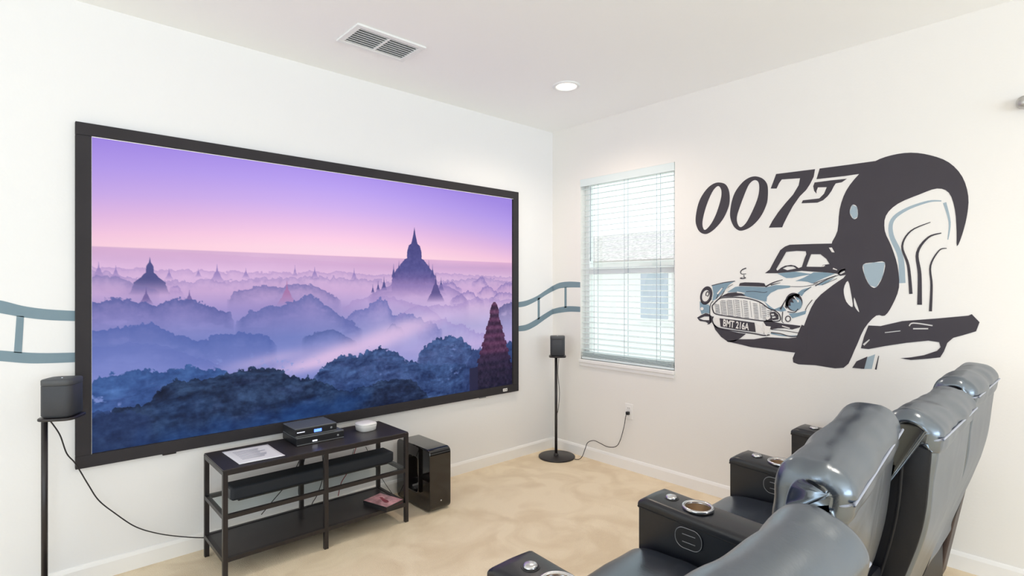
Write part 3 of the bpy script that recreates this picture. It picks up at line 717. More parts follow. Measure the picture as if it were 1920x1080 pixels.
def text_mesh(s, quad, side='R', e=.001, bold=0.0):
    cu = bpy.data.curves.new('t', 'FONT'); cu.body = s; cu.extrude = .0003; cu.offset = bold; cu.size = 1
    o = bpy.data.objects.new('t', cu); C.objects.link(o); bpy.context.view_layer.update()
    me = bpy.data.meshes.new_from_object(o.evaluated_get(bpy.context.evaluated_depsgraph_get()))
    bpy.data.objects.remove(o); bpy.data.curves.remove(cu)
    xs = [v.co.x for v in me.vertices]; ys = [v.co.y for v in me.vertices]; a, b_, c_, d_ = min(xs), max(xs), min(ys), max(ys)
    Q = [Vector((*wallpt(side, *q), 0)) for q in quad]   # bottom-left, bottom-right, top-right, top-left
    for v in me.vertices:
        u = (v.co.x-a)/(b_-a); t = (v.co.y-c_)/(d_-c_); z = v.co.z
        p = Q[0]*(1-u)*(1-t)+Q[1]*u*(1-t)+Q[2]*u*t+Q[3]*(1-u)*t; v.co = (p.x, p.y, z)
    me.transform(wallmap(side, e)); return me
put('plate_lettering', text_mesh('BMT 216A', sc7([(298, 773), (515, 808), (520, 748), (302, 712)]), e=.0042, bold=.02), M['cream'], plate, smooth=False)

# abstract dark sweep beside the car (a plain stand-in), coat-like block and patches
sweep = [(18, 1005), (120, 1018), (250, 1030), (300, 950), (345, 850), (400, 790), (440, 790), (475, 740), (505, 660), (498, 560), (470, 470), (440, 400), (445, 330), (500, 275), (600, 232), (680, 205), (735, 225), (762, 300), (770, 400), (772, 470), (795, 420), (818, 330), (824, 240), (796, 150), (735, 85), (650, 52), (560, 40), (470, 52), (390, 82), (320, 140), (262, 215), (232, 300), (222, 400), (192, 470), (215, 545), (262, 600), (200, 650), (120, 720), (70, 830), (40, 930)]
holes = [[(290, 280), (312, 290), (315, 335), (295, 345), (278, 315)], [(340, 555), (390, 545), (440, 545), (430, 610), (400, 660), (370, 650), (345, 600)],
         [(270, 630), (285, 690), (292, 750), (262, 725), (250, 670)], [(298, 705), (312, 740), (322, 775), (300, 745)]]
put('dark_sweep', flat_mesh([sc8(closed_smooth(sweep, 3))]+[sc8(closed_smooth(h, 3)) for h in holes], e=.0012), M['ink'], mu, smooth=False)
bl2 = [[(340, 555), (390, 545), (440, 545), (430, 610), (400, 660), (370, 650), (345, 600)], [(290, 280), (312, 290), (315, 335), (295, 345), (278, 315)],
       stroke([(520, 640), (512, 520), (470, 420), (475, 350), (540, 300), (640, 265), (700, 262)], 30, 5),
       stroke([(730, 440), (738, 360), (715, 270)], 4, 16), [(330, 1035), (350, 985), (395, 968), (380, 1035)]]
for l in bl2: put('slate_accent', flat_mesh([sc8(l)], e=.0006), M['slatel'], mu, smooth=False)
dk2 = [stroke([(560, 690), (548, 560), (520, 470), (560, 400), (650, 360)], 16, 3), stroke([(600, 740), (600, 600), (590, 500), (640, 430), (700, 410)], 22, 4),
       stroke([(650, 770), (655, 650), (650, 560), (690, 490), (725, 480)], 14, 3),
       [(290, 1030), (310, 1000), (360, 978), (345, 1035)], stroke([(398, 1038), (412, 975)], 8, 3)]
for l in dk2: put('dark_accent', flat_mesh([sc8(l)], e=.0018), M['ink'], mu, smooth=False)
gun = [[(330, 940), (345, 885), (365, 835), (420, 838), (520, 815), (680, 803), (825, 790), (840, 783), (876, 820), (860, 862), (800, 880), (755, 892), (728, 915), (712, 955), (695, 982), (640, 988), (560, 994), (512, 986), (560, 982), (620, 972), (680, 952), (697, 935), (690, 912), (640, 905), (540, 915), (440, 930), (365, 944)],
       stroke([(440, 868), (512, 860)], 4), stroke([(552, 838), (572, 824), (660, 836)], 6), stroke([(570, 850), (640, 850)], 6), stroke([(342, 925), (370, 900)], 10, 5)]
put('painted_pistol', flat_mesh([sc8(l) for l in gun], e=.0024), M['ink'], mu, smooth=False)

# ---- film strip painted across the screen wall and round the corner to the window
def band_edges(side, top, bot, n=10):
    T = smooth_path([(*p, 0) for p in top], n); B = smooth_path([(*p, 0) for p in bot], n)
    return [(p.x, p.y) for p in T]+[(p.x, p.y) for p in B[::-1]]
t1 = [(-420, 500), (-200, 526), (-60, 553), (0, 563), (45, 574), (90, 580), (142, 583)]; t1b = [(-420, 532), (-200, 554), (-60, 576), (0, 587), (45, 595), (90, 600), (142, 602)]
t2 = [(-420, 640), (-200, 643), (-60, 652), (0, 657), (50, 661), (90, 662), (142, 661)]; t2b = [(-420, 668), (-200, 667), (-60, 672), (0, 677), (50, 681), (90, 681), (142, 679)]
parts = [flat_mesh([band_edges('L', t1, t1b)], 'L'), flat_mesh([band_edges('L', t2, t2b)], 'L'), flat_mesh([[(31, 592), (45, 593), (41, 662), (26, 661)]], 'L')]
u1 = [(962, 567.5), (985, 564), (1005, 556), (1022, 545), (1036, 536)]; u1b = [(962, 577), (985, 574), (1008, 563), (1022, 554), (1036, 546)]
u2 = [(962, 612), (985, 609), (1003, 600), (1020, 589), (1036, 579.5)]; u2b = [(962, 621.5), (985, 620), (1003, 612), (1020, 600), (1036, 589)]
tag(put('film_strip_mural', join(parts), M['film'], origin=(-3.6, 0, 1.2), smooth=False), 'grey blue film strip band painted on the wall left of the screen', 'mural', 'painted film strip')
parts = [flat_mesh([band_edges('L', u1, u1b)], 'L'), flat_mesh([band_edges('L', u2, u2b)], 'L'), flat_mesh([[(1008, 560), (1012, 557), (1012, 597), (1008, 600)]], 'L')]
v1 = [(1036.5, 536), (1050, 530), (1068, 528), (1088, 529)]; v1b = [(1036.5, 546), (1050, 540.5), (1068, 539), (1088, 539)]
v2 = [(1036.5, 579.5), (1050, 576), (1068, 574), (1088, 575)]; v2b = [(1036.5, 589), (1050, 586.5), (1068, 584.5), (1088, 585)]
parts += [flat_mesh([band_edges('R', v1, v1b)]), flat_mesh([band_edges('R', v2, v2b)]), flat_mesh([[(1058.5, 538), (1062.5, 538), (1062.5, 577), (1058.5, 577)]])]
tag(put('film_strip_mural', join(parts), M['film'], origin=(-.2, 0, 1.2), smooth=False), 'grey blue film strip band painted from the screen round the corner to the window', 'mural', 'painted film strip')

# ------------------------------------------------------------------ tv stand
TX0, TX1, TY0, TY1, TH = -2.735, -1.73, -.457, -.097, .53
ts = thing('media_console', 'black metal three tier media console below the large screen', 'tv stand', ((TX0+TX1)/2, (TY0+TY1)/2, 0))
lw = .022
for x in (TX0, (TX0+TX1)/2-lw/2, TX1-lw):
    for y in (TY0, TY1-lw):
        put('leg', boxm(x, x+lw, y, y+lw, 0, TH-.002 if True else 0), M['blackmetal'], ts, smooth=False, bevel=.0015)
def rails(name, z0, z1, skip_front=False):
    bm = bmesh.new()
    box(bm, TX0+lw, TX1-lw, TY0+.001, TY0+lw-.001, z0, z1); box(bm, TX0+lw, TX1-lw, TY1-lw+.001, TY1-.001, z0, z1)
    box(bm, TX0+.001, TX0+lw-.001, TY0+lw, TY1-lw, z0, z1); box(bm, TX1-lw+.001, TX1-.001, TY0+lw, TY1-lw, z0, z1)
    return put(name, bm, M['blackmetal'], ts, smooth=False)
rails('top_rail', TH-.024, TH-.001); rails('middle_rail', .298, .318); rails('bottom_rail', .095, .115)
put('top_shelf', boxm(TX0+.002, TX1-.002, TY0+.002, TY1-.002, TH-.001, TH+.004), M['shelfblack'], ts, smooth=False, bevel=.001)
put('bottom_shelf', boxm(TX0+lw, TX1-lw, TY0+lw, TY1-lw, .098, .112), M['shelfblack'], ts, smooth=False)
g_ = put('glass_shelf', boxm(TX0+.012, TX1-.012, TY0+.014, TY1-.014, .318, .323), M['shelfglass'], ts, smooth=False); g_['label'] = 'clear glass shelf'

sb = thing('soundbar', 'long black soundbar on the middle glass shelf of the console', 'soundbar', (-2.2, -.25, .323))
bm = bmesh.new(); v = box(bm, -2.665, -1.755, -.33, -.205, .330, .396)
put('body', bm, M['fabric'], sb, bevel=.014, bseg=4)
put('base_strip', boxm(-2.63, -1.79, -.318, -.215, .323, .331), M['plastic'], sb, smooth=False)
put('end_cap', boxm(-2.668, -2.662, -.318, -.217, .338, .388), M['spkdark'], sb, bevel=.002)
put('end_cap', boxm(-1.758, -1.752, -.318, -.217, .338, .388), M['spkdark'], sb, bevel=.002)

zt_ = TH+.004
def device(name, label, x0, x1, y0, y1, z0, h, disp):
    t = thing(name, label, 'media box', ((x0+x1)/2, (y0+y1)/2, z0))
    put('casing', boxm(x0, x1, y0, y1, z0+.004, z0+h-.004), M['plastic'], t, bevel=.003)
    put('lid', boxm(x0+.001, x1-.001, y0+.004, y1-.001, z0+h-.004, z0+h), M['devtop'], t, smooth=False, bevel=.001)
    bm = bmesh.new()
    for fx_ in (x0+.012, x1-.027):
        for fy_ in (y0+.012, y1-.027): put('rubber_foot', boxm(fx_, fx_+.015, fy_, fy_+.015, z0, z0+.0045), M['cord'], t, smooth=False)
    w_ = x1-x0
    if disp:
        p_ = put('display', boxm(x0+w_*.44, x0+w_*.62, y0-.0015, y0, z0+.014, z0+h-.016), M['bluelight'], t, smooth=False); p_['label'] = 'glowing blue display'
        put('logo_strip', boxm(x0+w_*.04, x0+w_*.22, y0-.001, y0, z0+.024, z0+.028), M['whitelight'], t, smooth=False)
    else:
        put('logo_strip', boxm(x0+w_*.32, x0+w_*.42, y0-.001, y0, z0+.013, z0+.021), M['whitelight'], t, smooth=False)
    bm = bmesh.new(); xb = x0+w_*.86; zb_ = z0+h/2
    lathe(bm, [(0, 0), (.006, 0), (.006, .003), (0, .003)], (0, 0, 0), 20)
    for v in bm.verts: v.co = Vector((xb+v.co.x, y0-v.co.z, zb_+v.co.y))
    put('button', bm, M['grille'], t)
    put('edge_trim', boxm(x0+.002, x1-.002, y0-.001, y0+.001, z0+.004, z0+.007), M['grille'], t, smooth=False)
q0 = on('z', zt_, 564, 838); q1 = on('z', zt_, 643, 828)
device('disc_player', 'flat black media box at the bottom of the pair on the console', q0.x-.018, q0.x+.252, -.315, -.105, zt_, .045, False)
device('cable_box', 'slimmer grey lidded box with blue display stacked on a black media box', q0.x-.020, q0.x+.215, -.300, -.115, zt_+.045, .046, True)

q = on('z', zt_, 686, 806)
rt = thing('wifi_router', 'small white rounded square router at the console right end', 'router', (q.x, q.y, zt_))
def squircle(c, a, h0, h1, ex=3.2, n=48, inset=.0):
    rings = []
    return [(c[0]+a*abs(math.cos(t))**(2/ex)*math.copysign(1, math.cos(t)), c[1]+a*abs(math.sin(t))**(2/ex)*math.copysign(1, math.sin(t))) for t in [2*PI*i/n for i in range(n)]]
def stack(bm, c, layers, ex=3.2, n=48, ang=0):
    rings = []
    for a, z in layers:
        pts = squircle((0, 0), max(a, .0005), 0, 0, ex, n); ca, sa = math.cos(ang), math.sin(ang)
        rings.append([bm.verts.new((c[0]+x*ca-y*sa, c[1]+x*sa+y*ca, c[2]+z)) for x, y in pts])
    for A, B in zip(rings, rings[1:]):
        for k in range(n): bm.faces.new((A[k], A[(k+1) % n], B[(k+1) % n], B[k]))
    bm.faces.new(rings[0][::-1]); bm.faces.new(rings[-1])
bm = bmesh.new(); stack(bm, (q.x, q.y, zt_), [(.046, 0), (.052, .004), (.056, .030), (.0565, .034)], ang=.1)
put('body', bm, M['white'], rt)
bm = bmesh.new(); stack(bm, (q.x, q.y, zt_), [(.0565, .035), (.0565, .040), (.053, .046), (.03, .049), (.004, .0495)], ang=.1)
put('lid', bm, M['white'], rt)

cs = [on('z', zt_, *p_) for p_ in ((416, 849), (502, 834), (535, 855), (449, 872))]
bm = bmesh.new(); n_ = 14; gv = []
for i in range(n_+1):
    for j in range(n_+1):
        u, v = i/n_, j/n_
        P_ = cs[0]*(1-u)*(1-v)+cs[1]*u*(1-v)+cs[2]*u*v+cs[3]*(1-u)*v
        gv.append(bm.verts.new((P_.x, P_.y, zt_+.0012+.0025*(math.sin(u*5)*math.sin(v*3)+1)*(1-min(1, 0)))))
for i in range(n_):
    for j in range(n_):
        a_ = i*(n_+1)+j; bm.faces.new((gv[a_], gv[a_+1], gv[a_+n_+2], gv[a_+n_+1]))
r_ = bmesh.ops.extrude_face_region(bm, geom=bm.faces[:])
for g in r_['geom']:
    if isinstance(g, bmesh.types.BMVert): g.co.z -= .0010
pp = tag(put('paper_sheets', bm, M['paper'], origin=(cs[0].x, cs[0].y, zt_)), 'white printed paper sheet lying on the left end of the console', 'paper')
bm = bmesh.new()
for k in range(7):
    v = .2+k*.09; u1 = .62+.25*random.random()
    P0 = [cs[0]*(1-u)*(1-w_)+cs[1]*u*(1-w_)+cs[2]*u*w_+cs[3]*(1-u)*w_ for u, w_ in ((.15, v), (u1, v), (u1, v+.035), (.15, v+.035))]
    vv = []
    for (u, w_), p_ in zip(((.15, v), (u1, v), (u1, v+.035), (.15, v+.035)), P0):
        vv.append(bm.verts.new((p_.x, p_.y, zt_+.0068)))
    f_ = bm.faces.new(vv)
ex_ = bmesh.ops.extrude_face_region(bm, geom=bm.faces[:])
for g in ex_['geom']:
    if isinstance(g, bmesh.types.BMVert): g.co.z -= .0004
put('print_lines', bm, M['print'], pp, smooth=False)

# dvd cases on the bottom shelf
zs_ = .112
c4 = [on('z', zs_+.03, *p_) for p_ in ((690, 935), (723, 921), (753, 941), (711, 953))]
ctr = sum(c4, Vector())/4; ang = math.atan2((c4[1]-c4[0]).y, (c4[1]-c4[0]).x)
print('dvd', c4, ang)
def dvd(z0, label, cover, dx, da):
    t = thing('disc_case', label, 'dvd case', (ctr.x+dx, ctr.y, z0))
    for nm, h0, h1, mt, sx_, sy_ in (('case', 0, .0145, M['cord'], .068, .095), ('cover', .0145, .0152, cover, .066, .093)):
        bm = bmesh.new(); v = box(bm, ctr.x+dx-sx_, ctr.x+dx+sx_, ctr.y-sy_, ctr.y+sy_, z0+h0, z0+h1); rot_verts(v, ang-PI/2*0+da, (ctr.x+dx, ctr.y))
        put(nm, bm, mt, t, smooth=False, bevel=.0015 if nm == 'case' else 0)
    return t
M['pinkcover'] = mat('pink_print_cover', (206, 150, 160), .25, var=.3, vscale=25, bump=.01)
M['redink'] = mat('red_print', (150, 30, 60), .3, bump=.01)
dvd(zs_, 'black disc case underneath a pink one on the bottom shelf', M['redink'], .0, 0)
td = dvd(zs_+.0152, 'pink covered disc case with small red figure, topmost on the bottom shelf', M['pinkcover'], -.002, .03)
bm = bmesh.new()
v = [bm.verts.new((ctr.x+a_, ctr.y+b2, zs_+.0308)) for a_, b2 in ((-.012, -.05), (.006, -.052), (.014, -.02), (.008, .01), (.014, .04), (.0, .05), (-.008, .01), (-.014, -.02))]
bm.faces.new(v); ex_ = bmesh.ops.extrude_face_region(bm, geom=bm.faces[:])
for g in ex_['geom']:
    if isinstance(g, bmesh.types.BMVert): g.co.z -= .0005
put('cover_print', bm, M['redink'], td, smooth=False)

# ------------------------------------------------------------------ subwoofer with a slot through it
WX0, WX1, WY_0, WY_1, WH = -1.581, -1.423, -.460, -.065, .389
bm = bmesh.new()
def rrect(y0, y1, z0, z1, r_, n=8):
    out = []
    for cy_, cz_, a0 in ((y1-r_, z1-r_, 0), (y0+r_, z1-r_, PI/2), (y0+r_, z0+r_, PI), (y1-r_, z0+r_, 1.5*PI)):
        for i in range(n+1): t = a0+PI/2*i/n; out.append((cy_+r_*math.cos(t), cz_+r_*math.sin(t)))
    return out
def prism_x(bm, pts, x0, x1):
    A = [bm.verts.new((x0, *p_)) for p_ in pts]; B = [bm.verts.new((x1, *p_)) for p_ in pts]; n = len(pts)
    for i in range(n): bm.faces.new((A[i], A[(i+1) % n], B[(i+1) % n], B[i]))
    bm.faces.new(A[::-1]); bm.faces.new(B)
prism_x(bm, rrect(WY_0, WY_1, .006, WH, .035), WX0, WX1)
cut = bmesh.new(); prism_x(cut, rrect(-.325, -.200, .095, .315, .03), WX0-.05, WX1+.05)
me = boolean_cut(tomesh(bm), cut)
sw = thing('subwoofer', 'glossy black slotted subwoofer on the carpet right of the console', 'subwoofer', ((WX0+WX1)/2, (WY_0+WY_1)/2, 0))
o = put('cabinet', me, M['gloss'], sw, smooth=False, bevel=.006, bseg=3)
bm = bmesh.new()
for x in (WX0+.02, WX1-.05):
    for y in (WY_0+.04, WY_1-.07): put('rubber_foot', boxm(x, x+.03, y, y+.03, 0, .008), M['cord'], sw, smooth=False)
q = on('y', WY_0, 827, 938)
bm = bmesh.new(); lathe(bm, [(0, 0), (.005, 0), (.005, .002), (0, .002)], (0, 0, 0), 20)
for v in bm.verts: v.co = Vector((q.x+v.co.x, WY_0-v.co.z, q.z+v.co.y))
put('emblem', bm, M['steel'], sw)

# ------------------------------------------------------------------ speakers on stands
def speaker_stand(base, pole, plate, zp, label, ang):
    t = thing('speaker_stand', label, 'speaker stand', (base[0], base[1], 0))
    bm = bmesh.new(); lathe(bm, [(0, 0), (.147, 0), (.149, .003), (.149, .011), (.145, .014), (0, .015)], (base[0], base[1], 0), 56)
    put('base_disc', bm, M['blackmetal'], t)
    bm = bmesh.new(); tube(bm, [(pole[0], pole[1], .013), (pole[0], pole[1], zp-.010)], .0115, 20)
    put('pole', bm, M['blackmetal'], t)
    bm = bmesh.new(); lathe(bm, [(.020, .014), (.020, .028), (.012, .034)], (pole[0], pole[1], 0), 24)
    put('pole_collar', bm, M['blackmetal'], t)
    bm = bmesh.new(); stack(bm, (plate[0], plate[1], zp), [(.058, -.011), (.068, -.011), (.070, -.009), (.070, -.002), (.068, 0), (.01, 0)], ex=4.0, ang=ang)
    put('top_plate', bm, M['blackmetal'], t)
    return t
def speaker(plate, zp, label, ang):
    t = thing('wireless_speaker', label, 'speaker', (plate[0], plate[1], zp))
    bm = bmesh.new(); stack(bm, (plate[0], plate[1], zp), [(.050, 0), (.055, .002), (.056, .008)], ex=4.2, ang=ang)
    put('foot_ring', bm, M['plastic'], t)
    bm = bmesh.new(); stack(bm, (plate[0], plate[1], zp), [(.0585, .008), (.060, .010), (.060, .134), (.0585, .136)], ex=4.2, ang=ang)
    put('grille', bm, M['spk'], t)
    bm = bmesh.new(); stack(bm, (plate[0], plate[1], zp), [(.0590, .136), (.0605, .138), (.0605, .158), (.058, .161), (.03, .1615), (.002, .1615)], ex=4.2, ang=ang)
    put('top_cap', bm, M['spkdark'], t)
    bm = bmesh.new(); lathe(bm, [(0, .0628), (.003, .0625), (.003, .0615)], (plate[0], plate[1], zp+.1), 12)
    put('touch_light', bm, M['whitelight'], t)
    return t
ZP = .845
Rb = on('z', 0, 1044, 857); RP = on('z', 0, 1042, 855)
a_r = math.atan2(-(CAM-Rb).y, -(CAM-Rb).x)
speaker_stand((Rb.x, Rb.y), (Rb.x-RT.x*.006, Rb.y-RT.y*.006+.0), (Rb.x+RT.x*.006, Rb.y+RT.y*.006), ZP-.012, 'tall black speaker stand in the corner beside the window', .75)
speaker((Rb.x+RT.x*.006, Rb.y+RT.y*.006), ZP-.012, 'small black wireless speaker on the far corner stand', .75)
pole = Vector((-3.362, -.172, 0)); pl = pole+RT*.076
speaker_stand((pl.x, pl.y), (pole.x, pole.y), (pl.x, pl.y), ZP, 'tall black speaker stand at the left edge before the screen', 1.05)
speaker((pl.x, pl.y), ZP, 'dark grey wireless speaker overlapping the screen frame on the left stand', 1.05)

# cords
def cord(label, pts, r_=.0028, m_='cord', name='power_cord'):
    bm = bmesh.new(); tube(bm, pts, r_, 8, smooth=7)
    return tag(put(name, bm, M[m_], origin=pts[-1]), label, 'cord')
yw_ = -.04
pts = [pole+RT*.022+Vector((0, 0, ZP-.02))]
for px, py, y in ((112, 815, -.15), (125, 850, -.13), (142, 870, -.11), (165, 908, -.09), (185, 938, -.08), (215, 962, -.07), (255, 988, -.06), (300, 1001, -.05), (350, 1007, -.05), (392, 1008, -.05), (430, 1003, -.05)):
    pts.append(on('y', y, px, py))
cord('thin black cord sagging from the left speaker to the console', pts)
pts = [Vector((Rb.x+.012, Rb.y-.012, ZP-.03))]
for px, py in ((1046, 700), (1049, 735), (1047, 765), (1043, 785), (1044, 815), (1044, 835)):
    d = ray(px, py); t_ = (Rb-CAM).dot(FW); P_ = CAM+d*(t_-.02); pts.append(P_)
cord('thin black cord running down the pole of the corner stand', pts, .0022)
# outlet
oy = on('x', 0, 1180, 771)
ol = thing('wall_outlet', 'white wall outlet with a black plug under the window', 'outlet', (0, oy.y, oy.z))
put('cover_plate', boxm(-.006, 0, oy.y-.036, oy.y+.036, oy.z-.058, oy.z+.058), M['white'], ol, bevel=.003)
for dz in (.024, -.024):
    s_ = put('socket', boxm(-.0085, -.006, oy.y-.017, oy.y+.017, oy.z+dz-.015, oy.z+dz+.015), M['trim'], ol, bevel=.002)
    if dz > 0:
        bm = bmesh.new()
        for dy in (-.007, .006): box(bm, -.0092, -.0085, oy.y+dy-.001, oy.y+dy+.001, oy.z+dz-.005, oy.z+dz+.006)
        put('slots', bm, M['cord'], s_, smooth=False)
zl = oy.z-.012
pts = [Vector((-.035, oy.y, zl))]
for px, py, x in ((1173, 782, -.05), (1170, 800, -.04), (1163, 825, -.03), (1155, 837, -.03), (1140, 838, -.03), (1125, 831, -.03), (1113, 826, -.04), (1102, 830, -.06), (1097, 842, -.08), (1092, 855, -.10)):
    pts.append(on('x', x, px, py))
pts += [on('z', .006, 1086, 861), on('z', .006, 1077, 861)]
pc = cord('black power cord from the wall outlet to the corner stand base', pts)
bm = bmesh.new(); box(bm, -.034, -.0085, oy.y-.012, oy.y+.012, zl-.012, zl+.012)
put('plug', bm, M['plastic'], pc, bevel=.004)
# cords behind the console
yb = -.06
def bc(label, L, m_='cord', r_=.0025, y=yb):
    cord(label, [on('y', y, *p_) for p_ in L], r_, m_, 'cable')
bc('black cable rising in a loop behind the console left bay', [(568, 848), (556, 875), (540, 905), (515, 935), (490, 965)])
bc('black cable bundle behind the middle console post, left strand', [(574, 852), (566, 880), (560, 915), (562, 935), (570, 958)])
bc('black cable behind the middle console post, right strand', [(604, 848), (606, 890), (596, 925), (585, 945), (580, 962)])
bc('red cable hanging behind the console right bay', [(668, 838), (660, 862), (652, 885), (640, 905), (634, 930)], 'redcord')
bc('thin black cable curving behind the console right bay', [(664, 842), (655, 862), (635, 872), (610, 880)], r_=.0018)
bc('thin cable crossing behind the right console bay near the subwoofer', [(686, 838), (700, 868), (718, 900), (735, 925), (752, 945)], r_=.0018)

# ------------------------------------------------------------------ recliners
CY = CAM.y
def Y_(wy): return CY+wy
PITCH = .728
cx0 = CAM.x+2.146
root = thing('recliner', 'x', 'recliner', (cx0, Y_(.8), 0))
SH = .283
def P2(L): return [(Y_(a), b) for a, b in L]
# base and footrest
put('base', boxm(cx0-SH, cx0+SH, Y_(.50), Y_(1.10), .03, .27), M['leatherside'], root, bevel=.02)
bm = loft(P2([(1.13, .05), (1.19, .06), (1.205, .17), (1.195, .28), (1.13, .30), (1.11, .18)]), cx0-SH+.004, cx0+SH-.004, rr=.025, noise_amp=.003)
put('footrest', bm, M['leather'], root)
bm = loft(P2([(.52, .30), (.52, .43), (.75, .455), (.95, .462), (1.08, .458), (1.16, .435), (1.205, .385), (1.20, .32), (1.12, .28), (.8, .275)]), cx0-SH+.001, cx0+SH-.001, rr=.035, noise_amp=.006, noise_scale=5, seed=3)
put('seat_cushion', bm, M['leather'], root)
# back
def lean(v, s): return v
bm = loft(P2([(.47, .28), (.455, .344), (.385, .56), (.340, .72), (.322, .86), (.314, .985), (.35, .995), (.41, .965), (.455, .90), (.48, .78), (.52, .64), (.57, .48), (.59, .32), (.55, .27)]), cx0-.288, cx0+.288, rr=.018, nx=30, noise_amp=.003, noise_scale=5, seed=5)
back = put('backrest', bm, M['leather'], root)
def puff(v, s):
    # slight sag at the left end where the headrest is gathered
    return v
def headrest_bm(seed):
    bm = loft(P2([(.300, .985), (.3005, 1.020), (.325, 1.048), (.370, 1.062), (.412, 1.050), (.438, 1.005), (.450, .92), (.462, .82), (.478, .74), (.470, .705), (.452, .71), (.435, .80), (.405, .90), (.37, .94), (.315, .945)]), cx0-.302, cx0+.302, rr=.038, nx=44, k=7)
    bmesh.ops.recalc_face_normals(bm, faces=bm.faces[:]); bm.normal_update()
    off = Vector((seed*3.7, seed*2.3, seed))
    for v in bm.verts:
        lx = v.co.x-cx0; wy = v.co.y-CY; z = v.co.z
        q = Vector((lx*5, wy*5, z*5))+off
        d = .010*noise.noise(q)+.005*noise.noise(q*2.3)+.006*(.5-abs(noise.noise(Vector((lx*3, wy*9, z*9))+off)))
        e = max(0, (-lx-.14)/.16)            # gathered creases at the end
        d += e*.004*math.sin(wy*58+z*30+3*noise.noise(q*1.5))*(1 if wy > .34 else .2)
        e2 = max(0, (lx-.16)/.16)
        d += e2*.004*math.sin(wy*50+z*24+3*noise.noise(q*1.5))*(1 if wy > .34 else .2)
        v.co += v.normal*d
    return bm
hr = put('headrest', headrest_bm(1), M['leather'], root)
# back panel seam piping
bm = bmesh.new(); a_, b2 = cx0-.298, cx0+.298
tube(bm, [(a_+.004, Y_(0.332), .990), (a_+.006, Y_(0.312), .992), (a_+.022, Y_(0.300), .996), (a_+.05, Y_(0.297), .997), (b2-.05, Y_(0.297), .997), (b2-.022, Y_(0.300), .996), (b2-.006, Y_(0.312), .992), (b2-.004, Y_(0.332), .990)], .0030, 8, smooth=5)
pp_ = put('piping', bm, M['piping'], root); pp_['label'] = 'pale stitched piping'
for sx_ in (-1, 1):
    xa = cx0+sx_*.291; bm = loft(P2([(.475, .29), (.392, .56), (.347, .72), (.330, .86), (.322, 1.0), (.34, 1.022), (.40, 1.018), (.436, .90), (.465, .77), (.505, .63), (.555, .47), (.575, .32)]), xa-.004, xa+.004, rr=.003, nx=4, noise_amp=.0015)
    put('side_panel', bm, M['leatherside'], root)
# side flap seam on the left side of the back
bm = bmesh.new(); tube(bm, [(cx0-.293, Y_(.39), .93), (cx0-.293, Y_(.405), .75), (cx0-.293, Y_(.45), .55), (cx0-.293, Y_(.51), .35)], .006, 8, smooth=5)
put('side_seam', bm, M['leatherside'], root)

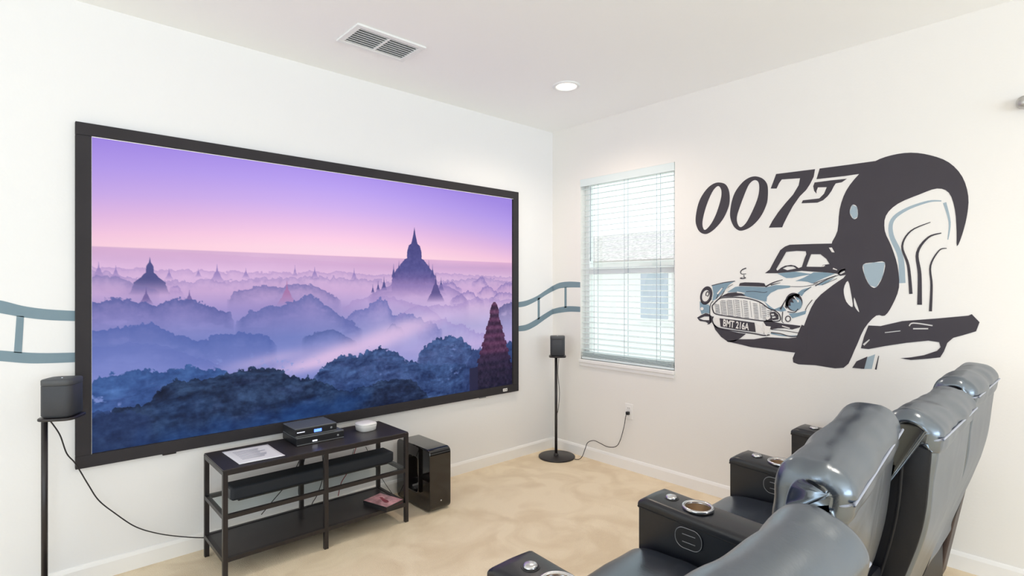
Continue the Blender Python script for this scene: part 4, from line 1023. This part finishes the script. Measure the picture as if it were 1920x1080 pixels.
def arm(rt_, xl, ctrl=True):
    W_ = .158; xr = xl+W_; yf, yr = Y_(1.168), Y_(.44)
    bm = bmesh.new(); v = box(bm, xl, xr, yr, yf, .03, .588)
    for q in v:
        if q.co.z > .5 and q.co.y < Y_(.8): q.co.z -= .035
        if q.co.z < .1 and q.co.y < Y_(.8): q.co.y += .10
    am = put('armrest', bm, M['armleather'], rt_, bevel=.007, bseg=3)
    bm = bmesh.new(); nx_ = 8; ny_ = 30
    P_ = [(xl-.0005, 0), (xl-.001, .018), (xl, .028), (xl+.006, .036), (xl+.018, .040), (xl+W_/2, .043), (xr-.018, .040), (xr-.006, .036), (xr, .028), (xr+.001, .018), (xr+.0005, 0)]
    rings = []
    for j in range(ny_+1):
        t = j/ny_; y = yr+.0+(yf+.001-yr)*t; z0 = .580-.035*(1-t)
        endk = min(1, (yf+.001-y)/.022); endk = math.sqrt(max(0, 1-(1-endk)**2))*.4+.6
        rings.append([bm.verts.new((x, y, z0+h*(endk if h > 0 else 1))) for x, h in P_])
    n = len(P_)
    for A, B in zip(rings, rings[1:]):
        for k in range(n): bm.faces.new((A[k], A[(k+1) % n], B[(k+1) % n], B[k]))
    bm.faces.new(rings[0]); bm.faces.new(rings[-1][::-1])
    cxh, cyh, cyb = xl+W_/2-.003, Y_(.970), Y_(1.078)
    bmesh.ops.recalc_face_normals(bm, faces=bm.faces[:]); bm.normal_update()
    cut = bmesh.new(); lathe(cut, [(0, .50), (.0445, .50), (.0445, .70), (0, .70)], (cxh, cyh, 0), 40)
    # the cup hole is cut through pad and arm
    me = boolean_cut(tomesh(bm), cut)
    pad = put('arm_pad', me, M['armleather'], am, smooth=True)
    for e in pad.data.edges: pass
    mod = pad.modifiers.new('es', 'EDGE_SPLIT'); mod.split_angle = math.radians(40)
    cut = bmesh.new(); lathe(cut, [(0, .50), (.0445, .50), (.0445, .70), (0, .70)], (cxh, cyh, 0), 40)
    base = wloc(am); m2 = am.data.copy(); m2.transform(Matrix.Translation(base))
    m3 = boolean_cut(m2, cut); m3.transform(Matrix.Translation(-base)); m3.name = 'armrest'
    am.data = m3
    for pz in m3.polygons: pz.use_smooth = True
    zt2 = .614
    bm = bmesh.new(); lathe(bm, [(.0435, .002), (.044, .010), (.052, .012), (.055, .008), (.055, .001), (.0445, .0), (.0435, .002)], (cxh, cyh, zt2-.002), 48)
    ch = put('cup_holder', bm, M['steel'], am); ch['label'] = 'steel cup holder ring'
    bm = bmesh.new(); lathe(bm, [(.0438, .008), (.0425, -.03), (.0415, -.068), (.035, -.074), (0, -.075)], (cxh, cyh, zt2-.002), 48)
    put('cup', bm, M['bronze'], ch)
    bm = bmesh.new(); lathe(bm, [(0, .0125), (.012, .012), (.018, .010), (.021, .005), (.022, -.002), (.0, -.002)], (cxh+.004, cyb, zt2+.003), 32)
    bt = put('button', bm, M['steel'], am)
    bm = bmesh.new(); lathe(bm, [(.022, 0), (.026, .003), (.0275, 0), (.026, -.002)], (cxh+.004, cyb, zt2+.003), 32)
    put('button_bezel', bm, M['plastic'], bt)
    bm = bmesh.new(); zz = .583
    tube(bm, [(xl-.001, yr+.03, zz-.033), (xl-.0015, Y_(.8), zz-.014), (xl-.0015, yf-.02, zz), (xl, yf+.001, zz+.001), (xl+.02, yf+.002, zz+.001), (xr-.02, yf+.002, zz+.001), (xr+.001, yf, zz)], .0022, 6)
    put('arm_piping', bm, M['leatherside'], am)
    if ctrl:
        cy_, cz_ = Y_(.962), .532
        bm = bmesh.new(); pts = rrect(cy_-.052, cy_+.052, cz_-.037, cz_+.037, .034, 8); prism_x(bm, pts, xl-.004, xl+.002)
        cp = put('control_panel', bm, M['plastic'], am, smooth=False, bevel=.0015); cp['label'] = 'oval black control panel'
        bm = bmesh.new()
        pr = rrect(cy_-.050, cy_+.050, cz_-.035, cz_+.035, .032, 8)
        ring = [(xl-.0045, *p_) for p_ in pr]; tube(bm, ring+[ring[0]], .0013, 6)
        for dz in (.013, -.013):
            tube(bm, [(xl-.0055, cy_-.026, cz_+dz), (xl-.0055, cy_+.022, cz_+dz)], .0014, 6)
        put('control_outline', bm, M['grille'], cp)
    return am
arm(root, cx0+SH)
# rear outer panel of the arm (brown black vinyl)
bm = bmesh.new(); v = box(bm, cx0+SH+.006, cx0+SH+.152, Y_(.415), Y_(.445), .03, .545)
for q in v:
    if q.co.z < .1: q.co.y += .10
    else: q.co.y += .005
put('rear_panel', bm, M['vinyl'], root, bevel=.01)

labels = ['nearest black leather recliner, cropped by the bottom edge of the photo',
          'second nearest black leather recliner, its large headrest rising mid right',
          'third black leather recliner from the camera, dark side of its back exposed',
          'farthest black leather recliner, right against the mural wall']
tf = [(-2, -.055, -.022, 4), (-1, .038, .014, -2), (0, 0, -.018, 0), (1, .01, .0, 1)]
roots = {}
for (k, dy, dz, _), lab in zip(tf, labels):
    r_ = root if k == 0 else copy_tree(root)
    r_.location = (cx0+PITCH*k, Y_(.8), 0); r_['label'] = lab; r_['group'] = 'row of leather recliners'; roots[k] = r_
    for ch in r_.children:
        nm = ch.name.split('.')[0]
        if nm in ('headrest', 'piping', 'backrest', 'side_seam', 'side_panel'): ch.location = ({-2: -.018, 0: .02}.get(k, 0), dy, dz)
        if k == -1 and nm in ('headrest', 'piping', 'backrest', 'side_seam', 'side_panel'):
            ch.rotation_euler = (0, -.045, .08); ch.location.x += 1.03*.045-.42*.08
        if nm == 'headrest' and k != 0:
            me = tomesh(headrest_bm(k*2+7)); me.transform(Matrix.Translation(-root.location)); me.materials.append(M['leather'])
            for p_ in me.polygons: p_.use_smooth = True
            ch.data = me
# the nearest one ends the row and has a left arm as well
xl = cx0-2*PITCH-SH-.158
arm(roots[-2], xl)

# ------------------------------------------------------------------ small wall fixture at the right edge
q = on('x', 0, 1919, 192)
fx_ = thing('wall_sensor', 'small grey fixture high on the mural wall at the right edge', 'fixture', (0, q.y, q.z))
bm = bmesh.new(); lathe(bm, [(0, 0), (.03, 0), (.03, .008), (.022, .012), (0, .012)], (0, 0, 0), 28)
for v in bm.verts: v.co = Vector((-v.co.z, q.y+v.co.x-.005, q.z+.0+v.co.y))
put('mount_plate', bm, M['brass'], fx_)
bm = bmesh.new(); lathe(bm, [(0, 0), (.016, .0), (.026, .012), (.028, .03), (.022, .045), (0, .05)], (-.035, q.y-.005, q.z-.035), 28)
put('head', bm, M['brass'], fx_)
